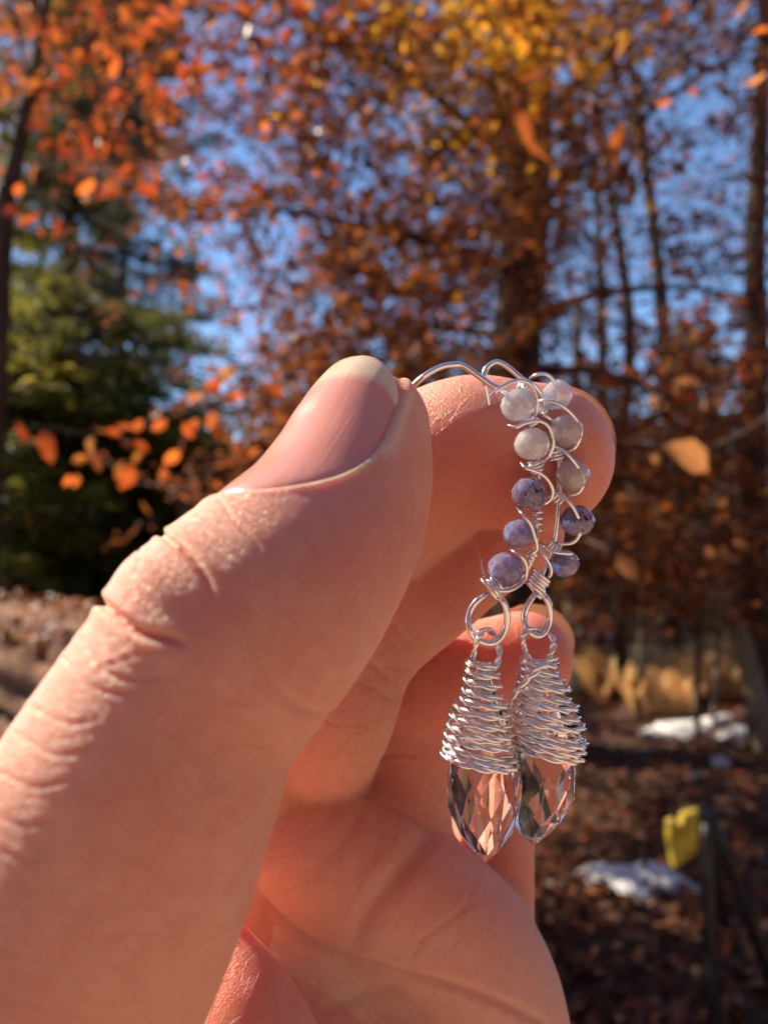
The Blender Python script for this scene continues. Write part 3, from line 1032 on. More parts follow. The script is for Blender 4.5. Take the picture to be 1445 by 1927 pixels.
coil('coil', (1036, 928), (1056, 944), E2, 11, 3.4, 2.8, ear2, phase=.3)
coil('coil', (1032, 1022), (1050, 1034), E2, 10, 3.4, 2.8, ear2, phase=.3)
coil('coil', (1018, 1082), (1003, 1113), E2, 19, 5.2, 3.3, ear2, tilt=0.35)
wire('bail_loop', [(1008, 1117, .6), (999, 1128, .2), (991, 1142), (986, 1160), (988, 1176, -.2), (996, 1189, -.4), (1010, 1197, -.4), (1022, 1192), (1031, 1178, .3), (1035, 1158, .3), (1033, 1138, .2), (1026, 1124, .2), (1018, 1115, .5)], E2, 6.3, ear2, n=6)
kk = E2 / F * 0.001
twist('link', catmull(pp([(996, 1246, .5), (989, 1228, -.4), (983, 1208, -1.2), (987, 1191, -1.3), (1002, 1185, -.4), (1018, 1187, .9), (1034, 1195, .8), (1041, 1210, .4), (1038, 1228), (1030, 1244)], E2), 10), 3.3 * kk, 1 / (70 * kk), ear2, gap=0.9)
crystal((1015, 1250), (1004, 1592), 74, E2, ear2, 5, 0.45)
cone_wrap([(1012, 1240, 32), (1016, 1262, 35), (1019, 1288, 44), (1023, 1314, 52), (1026, 1342, 60), (1028, 1368, 67), (1029, 1390, 69), (1029, 1410, 68)], E2, ear2, 57, 0.20)
twist('loose_twist', catmull(pp([(1046, 1240, -2.0), (1028, 1248, -3.0), (1010, 1262, -3.4), (993, 1278, -3.0), (976, 1294, -2.2), (964, 1312, -1.6), (957, 1330, -.6), (956, 1350, .6)], E2), 8), 3.4 * kk, 1 / (70 * kk), ear2, gap=0.9)
#@@BACKGROUND
# ----------------------------------------------------------------- materials of the wood behind
def leaf_material(name, transl=0.45, rough=0.42):
    m, n, l, b = new_mat(name)
    a = attr(n, 'leaf_colour')
    tc = n.new('ShaderNodeTexCoord').outputs['Object']
    n1 = noise(n, l, tc, 60, 2)
    c = mix_col(n, l, math_node(n, l, 'MULTIPLY', n1.outputs[0], 0.35), a.outputs['Color'], (0.16, 0.07, 0.03))
    l.new(c, b.inputs['Base Color'])
    b.inputs['Roughness'].default_value = rough
    b.inputs['Specular IOR Level'].default_value = 0.35
    tr = n.new('ShaderNodeBsdfTranslucent')
    bright = mix_col(n, l, 1.0, c, (1.5, 1.35, 1.1), 'MULTIPLY')
    l.new(bright, tr.inputs[0])
    mx = n.new('ShaderNodeMixShader'); mx.inputs[0].default_value = transl
    l.new(b.outputs[0], mx.inputs[1]); l.new(tr.outputs[0], mx.inputs[2])
    l.new(mx.outputs[0], n['Material Output'].inputs['Surface'])
    return m


def bark_material(name, c1, c2, scale=14):
    m, n, l, b = new_mat(name)
    tc = n.new('ShaderNodeTexCoord').outputs['Object']
    mp = n.new('ShaderNodeMapping'); mp.inputs['Scale'].default_value = (1, 1, 0.3); l.new(tc, mp.inputs['Vector'])
    n1 = noise(n, l, mp.outputs[0], scale, 6, 0.65, 0.6)
    r = ramp(n, [(0.35, c1), (0.68, c2)]); l.new(n1.outputs[0], r.inputs[0])
    l.new(r.outputs[0], b.inputs['Base Color'])
    b.inputs['Roughness'].default_value = 0.85
    bp = n.new('ShaderNodeBump'); bp.inputs['Distance'].default_value = 0.02
    l.new(n1.outputs[0], bp.inputs['Height']); l.new(bp.outputs[0], b.inputs['Normal'])
    return m


def litter_material():
    m, n, l, b = new_mat('forest_floor')
    tc = n.new('ShaderNodeTexCoord').outputs['Object']
    n1 = noise(n, l, tc, 1.6, 6, 0.6)
    v = n.new('ShaderNodeTexVoronoi'); v.inputs['Scale'].default_value = 16; l.new(tc, v.inputs['Vector'])
    r = ramp(n, [(0.0, (0.030, 0.016, 0.010)), (0.35, (0.065, 0.026, 0.012)), (0.7, (0.12, 0.045, 0.018)), (1.0, (0.24, 0.105, 0.045))])
    l.new(v.outputs['Color'], r.inputs[0])
    c = mix_col(n, l, n1.outputs[0], r.outputs[0], (0.060, 0.032, 0.018))
    l.new(c, b.inputs['Base Color'])
    b.inputs['Roughness'].default_value = 0.9
    bp = n.new('ShaderNodeBump'); bp.inputs['Distance'].default_value = 0.03
    l.new(v.outputs['Distance'], bp.inputs['Height']); l.new(bp.outputs[0], b.inputs['Normal'])
    return m


def snow_material():
    m, n, l, b = new_mat('snow')
    tc = n.new('ShaderNodeTexCoord').outputs['Object']
    n1 = noise(n, l, tc, 18, 5, 0.65)
    r = ramp(n, [(0.3, (0.74, 0.74, 0.75)), (0.6, (0.92, 0.93, 0.94))]); l.new(n1.outputs[0], r.inputs[0])
    l.new(r.outputs[0], b.inputs['Base Color'])
    b.inputs['Roughness'].default_value = 0.55
    bp = n.new('ShaderNodeBump'); bp.inputs['Distance'].default_value = 0.03
    l.new(n1.outputs[0], bp.inputs['Height']); l.new(bp.outputs[0], b.inputs['Normal'])
    return m


def log_material():
    m, n, l, b = new_mat('old_log')
    tc = n.new('ShaderNodeTexCoord').outputs['Object']
    mp = n.new('ShaderNodeMapping'); mp.inputs['Scale'].default_value = (0.35, 1, 1); l.new(tc, mp.inputs['Vector'])
    n1 = noise(n, l, mp.outputs[0], 16, 7, 0.7, 0.8)
    r = ramp(n, [(0.30, (0.045, 0.022, 0.014)), (0.46, (0.17, 0.070, 0.036)), (0.64, (0.40, 0.18, 0.090))]); l.new(n1.outputs[0], r.inputs[0])
    n2 = noise(n, l, tc, 3.4, 4, 0.6)
    r2 = ramp(n, [(0.56, (0, 0, 0)), (0.64, (1, 1, 1))]); l.new(n2.outputs[0], r2.inputs[0])
    c = mix_col(n, l, math_node(n, l, 'MULTIPLY', r2.outputs[0], 0.6), r.outputs[0], (0.24, 0.17, 0.03))
    l.new(c, b.inputs['Base Color'])
    b.inputs['Roughness'].default_value = 0.9
    bp = n.new('ShaderNodeBump'); bp.inputs['Distance'].default_value = 0.03
    l.new(n1.outputs[0], bp.inputs['Height']); l.new(bp.outputs[0], b.inputs['Normal'])
    return m


def plain(name, c, rough=0.6, **kw):
    m, n, l, b = new_mat(name)
    tc = n.new('ShaderNodeTexCoord').outputs['Object']
    n1 = noise(n, l, tc, 25, 4, 0.6)
    cc = mix_col(n, l, n1.outputs[0], tuple(x * 0.7 for x in c), tuple(min(1, x * 1.25) for x in c))
    l.new(cc, b.inputs['Base Color'])
    b.inputs['Roughness'].default_value = rough
    return m


M_LEAF = leaf_material('beech_leaf', 0.62, 0.40)
M_NEEDLE = leaf_material('needles', 0.62, 0.5)
M_LITTER = leaf_material('litter_leaf', 0.2, 0.5)
M_BARK = bark_material('dark_bark', (0.025, 0.017, 0.013), (0.085, 0.058, 0.040))
M_PALEBARK = bark_material('pale_bark', (0.12, 0.095, 0.06), (0.46, 0.39, 0.27), 9)
M_TWIG = bark_material('twig_bark', (0.10, 0.075, 0.055), (0.26, 0.21, 0.16), 40)
M_STRAW = leaf_material('straw', 0.35, 0.5)
M_FLOOR, M_SNOW, M_LOG = litter_material(), snow_material(), log_material()

RUST = [(0.36, 0.095, 0.022), (0.48, 0.13, 0.022), (0.27, 0.070, 0.020), (0.19, 0.055, 0.022), (0.42, 0.15, 0.035)]
RED = [(0.55, 0.105, 0.022), (0.62, 0.15, 0.03), (0.38, 0.060, 0.02)]
YELLOW = [(0.68, 0.34, 0.025), (0.72, 0.42, 0.03), (0.60, 0.24, 0.022)]
BROWN = [(0.17, 0.060, 0.025), (0.12, 0.045, 0.022), (0.24, 0.085, 0.03)]
TAN = [(0.42, 0.19, 0.08), (0.46, 0.23, 0.10)]
GREEN = [(0.06, 0.095, 0.022), (0.10, 0.13, 0.025), (0.15, 0.17, 0.03), (0.045, 0.07, 0.024)]
LIGHTGREEN = [(0.20, 0.21, 0.035), (0.15, 0.17, 0.035), (0.28, 0.26, 0.05), (0.07, 0.095, 0.028), (0.06, 0.08, 0.03)]


RUST, RED, YELLOW, BROWN = [[tuple(v * k for v in c) for c in pal] for pal, k in ((RUST, 1.0), (RED, 0.78), (YELLOW, 1.05), (BROWN, 0.66))]


# one leaf: 9 points, pointed oval, folded along its rib and curled
LEAF_T = np.array([(0, 0, 0), (0.30, 0.26, 0.5), (0.32, 0, 0), (0.30, -0.26, 0.5), (0.68, 0.25, 0.5), (0.70, 0, 0), (0.68, -0.25, 0.5), (1.0, 0, 0)], dtype=float)
LEAF_F = np.array([(0, 2, 1), (0, 3, 2), (1, 2, 5), (1, 5, 4), (2, 3, 6), (2, 6, 5), (4, 5, 7), (5, 6, 7)])


def rand_rot(n, droop=0.0):
    q = RNG.normal(size=(n, 4)); q /= np.linalg.norm(q, axis=1)[:, None]
    w, x, y, z = q.T
    return np.stack([np.stack([1 - 2 * (y * y + z * z), 2 * (x * y - z * w), 2 * (x * z + y * w)], 1),
                     np.stack([2 * (x * y + z * w), 1 - 2 * (x * x + z * z), 2 * (y * z - x * w)], 1),
                     np.stack([2 * (x * z - y * w), 2 * (y * z + x * w), 1 - 2 * (x * x + y * y)], 1)], 1)


def frames(dirs, nrms):
    a = dirs / np.linalg.norm(dirs, axis=1)[:, None]
    c = nrms - a * (a * nrms).sum(1)[:, None]; c /= np.linalg.norm(c, axis=1)[:, None] + 1e-9
    b = np.cross(c, a)
    return np.stack([a, b, c], 2)                 # columns


def leaf_mesh(name, pos, rot, size, colour, mat, parent=None, curl=None, width=1.0, loc=None):
    n = len(pos)
    curl = RNG.uniform(0.0, 0.5, n) if curl is None else curl
    fold = RNG.uniform(0.05, 0.32, n)
    T_ = np.repeat(LEAF_T[None], n, 0).copy()
    T_[:, :, 1] *= width * RNG.uniform(0.85, 1.2, n)[:, None]
    T_[:, :, 2] = T_[:, :, 2] * fold[:, None] * 2 * 0.5 - curl[:, None] * T_[:, :, 0] ** 2 * 0.6
    Vw = np.einsum('nij,nkj->nki', rot, T_ * size[:, None, None]) + pos[:, None]
    Fw = (LEAF_F[None] + (np.arange(n) * 8)[:, None, None]).reshape(-1, 3)
    o = mesh_obj(name, Vw.reshape(-1, 3), Fw, mat, parent, smooth=False, loc=loc)
    a = o.data.attributes.new('leaf_colour', 'FLOAT_COLOR', 'POINT')
    cc = np.concatenate([np.repeat(colour[:, None], 8, 1), np.ones((n, 8, 1))], 2)
    a.data.foreach_set('color', cc.astype(np.float32).ravel())
    return o


def pick(pal, n):
    pal = np.array(pal)
    return pal[RNG.integers(0, len(pal), n)] * RNG.uniform(0.75, 1.25, (n, 1))


def single_leaves(parent, pos, rot, size, colour, mat, curl=None, slim=1.0):
    """each leaf an object; few meshes shared by alike leaves."""
    lib = {}
    for i in range(len(pos)):
        key = (tuple(np.round(colour[i] * 12).astype(int)), i % 3)
        if key not in lib:
            o = leaf_mesh('leaf', np.zeros((1, 3)), np.eye(3)[None], np.ones(1), colour[i][None], mat, parent, curl=np.array([0.15 + 0.25 * (i % 3)]))
            lib[key] = o.data
        else:
            o = bpy.data.objects.new('leaf', lib[key]); col.objects.link(o); o.parent = parent
        M = Matrix([[*rot[i][0]], [*rot[i][1]], [*rot[i][2]]])
        o.rotation_mode = 'QUATERNION'
        o.rotation_quaternion = M.to_quaternion()
        o.scale = (float(size[i]), float(size[i]) * slim, float(size[i]))
        o.location = Vector(pos[i]) - parent.location


# ----------------------------------------------------------------- ground, snow, field
def hgt(x, y):
    s = 0.07 * np.sin(x * 0.8 + 1.3) * np.cos(y * 0.6) + 0.04 * np.sin(x * 2.1 + y * 1.7) + 0.02 * np.sin(x * 5.3 - y * 4.1)
    far = np.clip((y - 22) / 60, 0, 1)
    return GROUND + s * np.clip((y - 0.8) / 2, 0.2, 1) + far * far * 5.0


gx = np.concatenate([-np.geomspace(900, 7, 16), np.linspace(-6, 8, 120), np.geomspace(9, 900, 16)])
gy = np.concatenate([-np.geomspace(900, 3, 12), np.linspace(-2, 14, 150), np.geomspace(15, 1500, 34)])
GX, GY = np.meshgrid(gx, gy, indexing='ij')
GZ = hgt(GX, GY) + np.where((GY < 14) & (GY > 0), RNG.normal(0, 0.008, GX.shape), 0)
nxg, nyg = len(gx), len(gy)
gi = np.arange(nxg * nyg).reshape(nxg, nyg)
gq = np.stack([gi[:-1, :-1], gi[1:, :-1], gi[1:, 1:], gi[:-1, 1:]], -1).reshape(-1, 4)
ground = mesh_obj('ground', np.stack([GX, GY, GZ], -1).reshape(-1, 3), gq, M_FLOOR)
tag(ground, kind='structure')


def snow_patch(cx, cy, rx, ry, seed, rough=0.35, thick=0.035):
    rg = random.Random(seed)
    n = 44; rings = 7
    ph = [(rg.uniform(0, 6.28), rg.uniform(0.3, 1)) for _ in range(7)]
    Vv = [(cx, cy, float(hgt(cx, cy)) + thick + 0.02)]
    for k in range(1, rings + 1):
        for i in range(n):
            a = 2 * math.pi * i / n
            w = 1 + rough * sum(s * math.sin((j + 2) * a + p) / (j + 1.2) for j, (p, s) in enumerate(ph))
            f = k / rings
            x, y = cx + rx * w * f * math.cos(a), cy + ry * w * f * math.sin(a)
            z = float(hgt(x, y)) + (thick + 0.02) * (1 - f ** 5) * rg.uniform(0.8, 1.15) - (0.02 if k == rings else 0)
            Vv.append((x, y, z))
    Ff = [(0, 1 + i, 1 + (i + 1) % n) for i in range(n)]
    for k in range(rings - 1):
        for i in range(n):
            a, b = 1 + k * n + i, 1 + k * n + (i + 1) % n
            Ff.append((a, a + n, b + n, b))
    o = mesh_obj('snow_patch', Vv, Ff, M_SNOW, loc=Vv[0])
    tag(o, cat='snow patch')
    return o


def gpt(px_, py_):
    """where the ground is seen at a pixel."""
    r_ = P(px_, py_, 1.0)
    t = GROUND / r_.z
    return r_.x * t, r_.y * t


snows = []
def add_snow(px_, py_, wpx, hpx, seed, label, **k):
    x, y = gpt(px_, py_)
    y1 = gpt(px_, py_ - hpx / 2)[1]; y0 = gpt(px_, py_ + hpx / 2)[1]
    o = snow_patch(x, (y0 + y1) / 2, wpx / F * y / 2, (y1 - y0) / 2, seed, **k)
    o['label'] = label
    return o


add_snow(1212, 1655, 172, 84, 1, 'bluish shaded snow patch on the leaf litter, left of the yellow bag', thick=0.035, rough=0.55)
add_snow(1285, 1368, 180, 26, 2, 'long sunlit strip of old snow below the golden grass', rough=0.5)
add_snow(1415, 1388, 120, 28, 3, 'snow strip running out of the frame at the foot of a dark trunk', rough=0.5)
add_snow(1110, 1196, 70, 26, 4, 'far pale snow between two thin trunks')
add_snow(1228, 1232, 60, 9, 5, 'small far snow patch at the upper edge of the golden grass')
add_snow(1355, 1452, 40, 12, 6, 'small shaded snow scrap on dark litter under the long strip')
add_snow(30, 1096, 120, 8, 7, 'faint snow beyond the logs at the edge of the picture')
add_snow(165, 1128, 110, 22, 8, 'snow lying behind the logs beside the thumb knuckle', thick=0.08)
add_snow(110, 1088, 60, 10, 9, 'round bluish snow spot far behind the log stack')

# unseen sandy ground added behind and beneath the camera to bounce warm sunlight up
m_, n_, l_, b_ = new_mat('sandy_bounce')
tc_ = n_.new('ShaderNodeTexCoord').outputs['Object']
nz_ = noise(n_, l_, tc_, 9, 6, 0.7)
rp_ = ramp(n_, [(0.3, (0.33, 0.235, 0.185)), (0.7, (0.46, 0.345, 0.28))]); l_.new(nz_.outputs[0], rp_.inputs[0]); l_.new(rp_.outputs[0], b_.inputs['Base Color'])
b_.inputs['Roughness'].default_value = 0.9
px_g = np.linspace(-9, 9, 60); py_g = np.linspace(-9, 1.15, 40)
PX, PY = np.meshgrid(px_g, py_g, indexing='ij')
PY = PY + np.where(PY > 0.5, 0.12 * np.sin(PX * 2.1), 0)
PZ = hgt(PX, PY) + 0.05
pi_ = np.arange(PX.size).reshape(PX.shape)
bounce_ground = mesh_obj('path', np.stack([PX, PY, PZ], -1).reshape(-1, 3), np.stack([pi_[:-1, :-1], pi_[1:, :-1], pi_[1:, 1:], pi_[:-1, 1:]], -1).reshape(-1, 4), m_)
tag(bounce_ground, kind='structure')

# golden grass: upright blades in the sun
gp = []
x0, y0g = gpt(1085, 1345); 
nb = 26000
bx_ = RNG.uniform(1.4, 8.0, nb); by_ = RNG.uniform(7.4, 10.5, nb)
keep = (bx_ / by_ * F + 722 > 1060) & (bx_ / by_ * F + 722 < 1520)
pxb = bx_ / by_ * F + 722
keep &= ~((pxb > 1135) & (pxb < 1178)) & (pxb < 1400 + 25 * np.sin(by_ * 5)) & (by_ > 7.6 + 0.5 * np.sin(bx_ * 4) + 0.006 * np.maximum(1230 - pxb, 0))
bx_, by_ = bx_[keep], by_[keep]
nb = len(bx_)
dirs = np.stack([RNG.normal(0, 0.28, nb), RNG.normal(0, 0.28, nb), np.ones(nb)], 1)
gr_c = pick([(0.80, 0.60, 0.33), (0.84, 0.66, 0.38), (0.70, 0.50, 0.25)], nb)
grass = leaf_mesh('golden_grass', np.stack([bx_, by_, hgt(bx_, by_) - 0.01], 1), frames(dirs, RNG.normal(size=(nb, 3))), RNG.uniform(0.16, 0.50, nb) * (0.8 + 0.5 * np.sin(bx_ * 3.1) * np.sin(bx_ * 7.7 + by_)), gr_c, M_STRAW, width=0.12)
tag(grass, kind='stuff')

# fallen leaves lying on the ground
def litter(name, n, ylo, yhi, kind):
    yy = RNG.uniform(ylo ** 0.5, yhi ** 0.5, n) ** 2
    xx = RNG.uniform(-0.65, 0.68, n) * yy
    s = RNG.uniform(0.045, 0.085, n)
    up = np.stack([RNG.normal(0, 0.35, n), RNG.normal(0, 0.35, n), np.ones(n)], 1)
    dr_ = RNG.normal(size=(n, 3)); dr_[:, 2] *= 0.25
    return np.stack([xx, yy, hgt(xx, yy) + 0.012 + RNG.uniform(0, 0.03, n)], 1), frames(dr_, up), s, pick(BROWN * 4 + RUST[2:4] * 2 + RUST[:1] + TAN[:1] + [(0.30, 0.13, 0.05)], n) * np.array([0.95, 0.78, 0.70])


p_, r_, s_, c_ = litter('x', 20000, 1.6, 13.0, 0)
pxs = p_[:, 0] / p_[:, 1] * F + 722
vis = np.nonzero((pxs > 1000) & (pxs < 1460) & (p_[:, 1] > 2.3) & (p_[:, 1] < 3.6))[0]
big_i = vis[np.argsort(p_[vis, 1])][:280]
rest = np.setdiff1d(np.arange(len(p_)), big_i)
lt = leaf_mesh('leaf_litter', p_[rest], r_[rest], s_[rest], c_[rest], M_LITTER)
tag(lt, kind='stuff')
single_leaves(ground, p_[big_i], r_[big_i], s_[big_i], c_[big_i], M_LITTER)

# ----------------------------------------------------------------- trees
def trunk_mesh(pts, radii, name, mat, parent, sides=12, bump=0.06):
    c = catmull([(*p, r) for p, r in zip(pts, radii)], 6)
    path, rad = c[:, :3], c[:, 3]
    V_, F_ = tube(path, rad, sides)
    V_ = np.array(V_)
    ctr = np.repeat(path, sides, 0)
    k = 1 + bump * np.sin(np.arange(len(V_)) * 2.399) + RNG.normal(0, bump * 0.4, len(V_))
    V_ = ctr + (V_ - ctr) * k[:, None]
    return mesh_obj(name, V_, F_, mat, parent)


def base_at(px_, d):
    x = (px_ - 722.5) / F * d
    return Vector((x, d, float(hgt(x, d)) - 0.03))


def sky_pt(px_, py_, d): 
    v = P(px_, py_, d); return (v.x, v.y, v.z)


# coverage of the beech's foliage seen from the camera (rows downwards, columns left to right), used to grow its sprays
COV = np.array([
    [.50, .55, .55, .60, .70, .85, .88, .90, .90, .80, .70, .65],
    [.45, .62, .50, .52, .78, .86, .86, .92, .90, .78, .62, .55],
    [.30, .42, .40, .36, .74, .80, .80, .86, .88, .72, .38, .36],
    [.30, .45, .46, .48, .66, .76, .72, .80, .86, .56, .44, .32],
    [.12, .22, .34, .50, .70, .76, .72, .78, .84, .46, .50, .48],
    [.03, .06, .14, .16, .34, .72, .70, .70, .82, .44, .42, .50],
    [.00, .02, .06, .10, .26, .60, .66, .56, .80, .56, .42, .55],
    [.00, .02, .03, .10, .38, .66, .74, .52, .76, .72, .70, .60],
    [.00, .02, .04, .14, .36, .60, .74, .70, .80, .82, .80, .72],
    [.00, .02, .05, .20, .40, .60, .70, .70, .78, .84, .80, .74],
    [.00, .00, .02, .10, .30, .50, .60, .60, .70, .78, .76, .72],
    [.00, .00, .00, .00, .10, .30, .40, .50, .60, .70, .68, .62],
    [.00, .00, .00, .00, .00, .10, .20, .20, .30, .40, .35, .20]])
ROW_Y = np.arange(13) * 100.0 - 0.0
COL_X = np.linspace(60, 1385, 12)


def cover(x, y):
    fx = np.clip((x - 60) / (1325 / 11), 0, 10.999); fy = np.clip(y / 100.0, 0, 11.999)
    ix, iy = fx.astype(int), fy.astype(int); ax_, ay_ = fx - ix, fy - iy
    return (COV[iy, ix] * (1 - ax_) * (1 - ay_) + COV[iy, ix + 1] * ax_ * (1 - ay_) + COV[iy + 1, ix] * (1 - ax_) * ay_ + COV[iy + 1, ix + 1] * ax_ * ay_)


def palette_at(x, y, n):
    """yellow high in the middle, red-orange upper left, rust and brown elsewhere."""
    out = pick(RUST + BROWN * 3, n)
    k = RNG.random(n)
    yel = np.exp(-((x - 960) / 240) ** 2 - ((y - 10) / 210) ** 2) * 0.85 + 0.04 * (np.abs(x - 900) < 250)
    red_ = np.exp(-((x - 200) / 300) ** 2 - ((y - 170) / 300) ** 2) * 0.9
    m1 = k < yel; m2 = (~m1) & (k < yel + red_)
    out[m1] = pick(YELLOW, n)[m1]; out[m2] = pick(RED + RUST, n)[m2]
    return out


beech = empty('beech_tree', base_at(975, 6.2))
tag(beech, 'big dark beech hung with rust and golden leaves, its thick trunk behind the forefinger', 'tree')
trunk_top = [tuple(base_at(975, 6.2)), sky_pt(972, 900, 6.2), sky_pt(968, 700, 6.2), sky_pt(982, 520, 6.25), sky_pt(992, 330, 6.3), sky_pt(1000, 120, 6.3), sky_pt(1010, -250, 6.4), sky_pt(1020, -900, 6.5)]
trunk_mesh(trunk_top, [0.30, 0.235, 0.215, 0.21, 0.20, 0.17, 0.13, 0.06], 'trunk', M_BARK, beech, 14)
LIMBS_B = [
    [(990, 330), (900, 250), (780, 150), (620, 60), (450, -20)], [(985, 420), (1080, 330), (1200, 230), (1350, 120), (1500, 60)],
    [(982, 520), (860, 470), (700, 430), (560, 400), (430, 380)], [(990, 250), (1100, 150), (1200, 40), (1300, -80)],
    [(985, 600), (1100, 560), (1260, 540), (1420, 560)], [(985, 480), (940, 450), (915, 400), (880, 360), (800, 300)],
    [(985, 180), (880, 60), (760, -60), (600, -200)], [(980, 640), (860, 620), (700, 620), (560, 680)], [(985, 700), (1120, 700), (1300, 760), (1440, 830)]]
for i, lb_ in enumerate(LIMBS_B):
    dd = 6.2; dz = [0.0, -0.5, -1.0, -1.5, -2.0][:len(lb_)] if i % 2 == 0 else [0.0, 0.3, 0.4, 0.2, 0.0][:len(lb_)]
    pts_ = [sky_pt(x, y, dd + z) for (x, y), z in zip(lb_, dz)]
    trunk_mesh(pts_, np.linspace(0.05, 0.010, len(pts_)), 'limb', M_TWIG if i in (5,) else M_BARK, beech, 7)
# sprays: a twig with leaves set along both sides
NS = 11500
sx = RNG.uniform(-160, 1600, NS); sy = RNG.uniform(-420, 1200, NS)
dep = np.clip(RNG.normal(5.6, 1.25, NS), 3.0, 8.6)
cv = cover(sx, np.maximum(sy, 0))
low = np.exp(-((sx - 700) / 260) ** 2 - ((sy - 830) / 200) ** 2)  # extra sprays, mostly behind the hand, added to shade the ground
cv = np.clip(cv + 0.25 * low + 0.22 * np.exp(-((sx - 720) / 240) ** 2 - ((sy - 520) / 190) ** 2), 0, 0.95)
cv = np.where(sy < 0, np.minimum(cv, 0.75), cv)
keep = RNG.random(NS) < (-np.log(1 - np.clip(cv, 0, .95))) / 2.5 * (dep / 5.6) ** 1.2
sx, sy, dep = sx[keep], sy[keep], dep[keep]
LP, LD, LN, LS, LC = [], [], [], [], []
TW = []
for x, y, d in zip(sx, sy, dep):
    c0 = np.array(sky_pt(x, y, d))
    az = RNG.uniform(0, 2 * math.pi)
    hd = np.array([math.cos(az), math.sin(az), RNG.normal(-0.15, 0.25)]); hd /= np.linalg.norm(hd)
    lat = np.cross(hd, [0, 0, 1.0]); lat /= np.linalg.norm(lat)
    L_ = RNG.uniform(0.28, 0.55); n_ = int(RNG.integers(14, 28))
    t_ = RNG.uniform(-0.5, 0.5, n_)
    pos = c0 + hd * (t_ * L_)[:, None] + np.array([0, 0, -1.0]) * ((t_ + .5) ** 2 * 0.10)[:, None] + RNG.normal(0, 0.025, (n_, 3))
    sgn = RNG.choice([-1, 1], n_)
    dr_ = lat[None] * sgn[:, None] + hd * 0.7 + RNG.normal(0, 0.35, (n_, 3)) + np.array([0, 0, -0.35])
    LP.append(pos); LD.append(dr_); LN.append(np.array([[0, 0, 1.0]]) + RNG.normal(0, 0.55, (n_, 3)))
    LS.append(RNG.uniform(0.036, 0.068, n_)); LC.append(palette_at(np.full(n_, x), np.full(n_, y), n_))
    TW.append((c0 - hd * L_ * 0.6, c0 + hd * L_ * 0.5 - np.array([0, 0, 0.06])))
LP, LD, LN, LS, LC = map(np.concatenate, (LP, LD, LN, LS, LC))
LR = frames(LD, LN)
pxl = LP @ np.array(RIGHT); dpl = LP @ np.array(FWD); upl = LP @ np.array(UP)
sxp, syp = pxl / dpl * F + 722, 963 - upl / dpl * F
inview = (sxp > 0) & (sxp < 1445) & (syp > 0) & (syp < 680)
cand = np.nonzero(inview)[0]
big_i = cand[np.argsort(-(LS[cand] / dpl[cand]))][:290]
rest = np.setdiff1d(np.arange(len(LP)), big_i)
fo = leaf_mesh('foliage', LP[rest], LR[rest], LS[rest], LC[rest], M_LEAF, beech, loc=tuple(beech.location))
fo['kind'] = 'stuff'
single_leaves(beech, LP[big_i], LR[big_i], LS[big_i], LC[big_i], M_LEAF)


def sticks(name, segs, rad, mat, parent, kind=True):
    A = np.array([s[0] for s in segs]); B = np.array([s[1] for s in segs])
    ax_ = B - A; ax_ /= np.linalg.norm(ax_, axis=1)[:, None]
    e1 = np.cross(ax_, RNG.normal(size=ax_.shape)); e1 /= np.linalg.norm(e1, axis=1)[:, None]
    e2 = np.cross(ax_, e1)
    rad = np.broadcast_to(np.asarray(rad, dtype=float), (len(A),))[:, None]
    vs = []
    for (P0, k) in ((A, 1.0), (B, 0.5)):
        for a in (0, 2.0944, 4.18879):
            vs.append(P0 + (e1 * math.cos(a) + e2 * math.sin(a)) * rad * k)
    Vv = np.stack(vs, 1).reshape(-1, 3)
    b = (np.arange(len(A)) * 6)[:, None, None]
    Fq = np.array([(0, 1, 4, 3), (1, 2, 5, 4), (2, 0, 3, 5)])[None] + b
    o = mesh_obj(name, Vv, Fq.reshape(-1, 4), mat, parent, loc=tuple(parent.location) if parent else None)
    if kind: o['kind'] = 'stuff'
    return o


extra = []
for i in range(1500):                                        # bare fine twigs between the sprays
    a = np.array(sky_pt(RNG.uniform(-50, 1500), RNG.uniform(-100, 700), RNG.uniform(4.5, 8)))
    d_ = RNG.normal(size=3); d_[2] = abs(d_[2]) * 0.8; d_ /= np.linalg.norm(d_)
    extra.append((a, a + d_ * RNG.uniform(0.3, 0.9)))
sticks('twigs', TW + extra, 0.0035, M_TWIG, beech)


def bare_tree(name, px0, pts, radii, d, mat, label, branches=10, seed=0, group=None):
    b0 = base_at(px0, d)
    t = empty(name, b0)
    tag(t, label, 'tree', group)
    P3 = [tuple(b0)] + [sky_pt(x, y, d) for x, y in pts]
    trunk_mesh(P3, radii, 'trunk', mat, t, 10)
    rg = np.random.default_rng(seed)
    segs, rads = [], []
    for k in range(branches):
        s = rg.uniform(0.25, 0.95) * (len(P3) - 1); i = int(s)
        i = min(i, len(P3) - 2)
        a = np.array(P3[i]) * (1 - s + i) + np.array(P3[i + 1]) * (s - i)
        d_ = np.array([rg.normal(), rg.normal() * 0.6, abs(rg.normal()) * 0.6 + 0.2]); d_ /= np.linalg.norm(d_)
        L_ = rg.uniform(0.5, 1.4)
        m_ = a + d_ * L_
        segs.append((a, m_)); rads.append(0.014)
        for q in range(4):
            d2 = d_ + rg.normal(size=3) * 0.5
            st = a + d_ * L_ * rg.uniform(0.3, 1)
            segs.append((st, st + d2 * rg.uniform(0.2, 0.6))); rads.append(0.006)
    sticks('branches', segs, rads, mat, t)
    return t


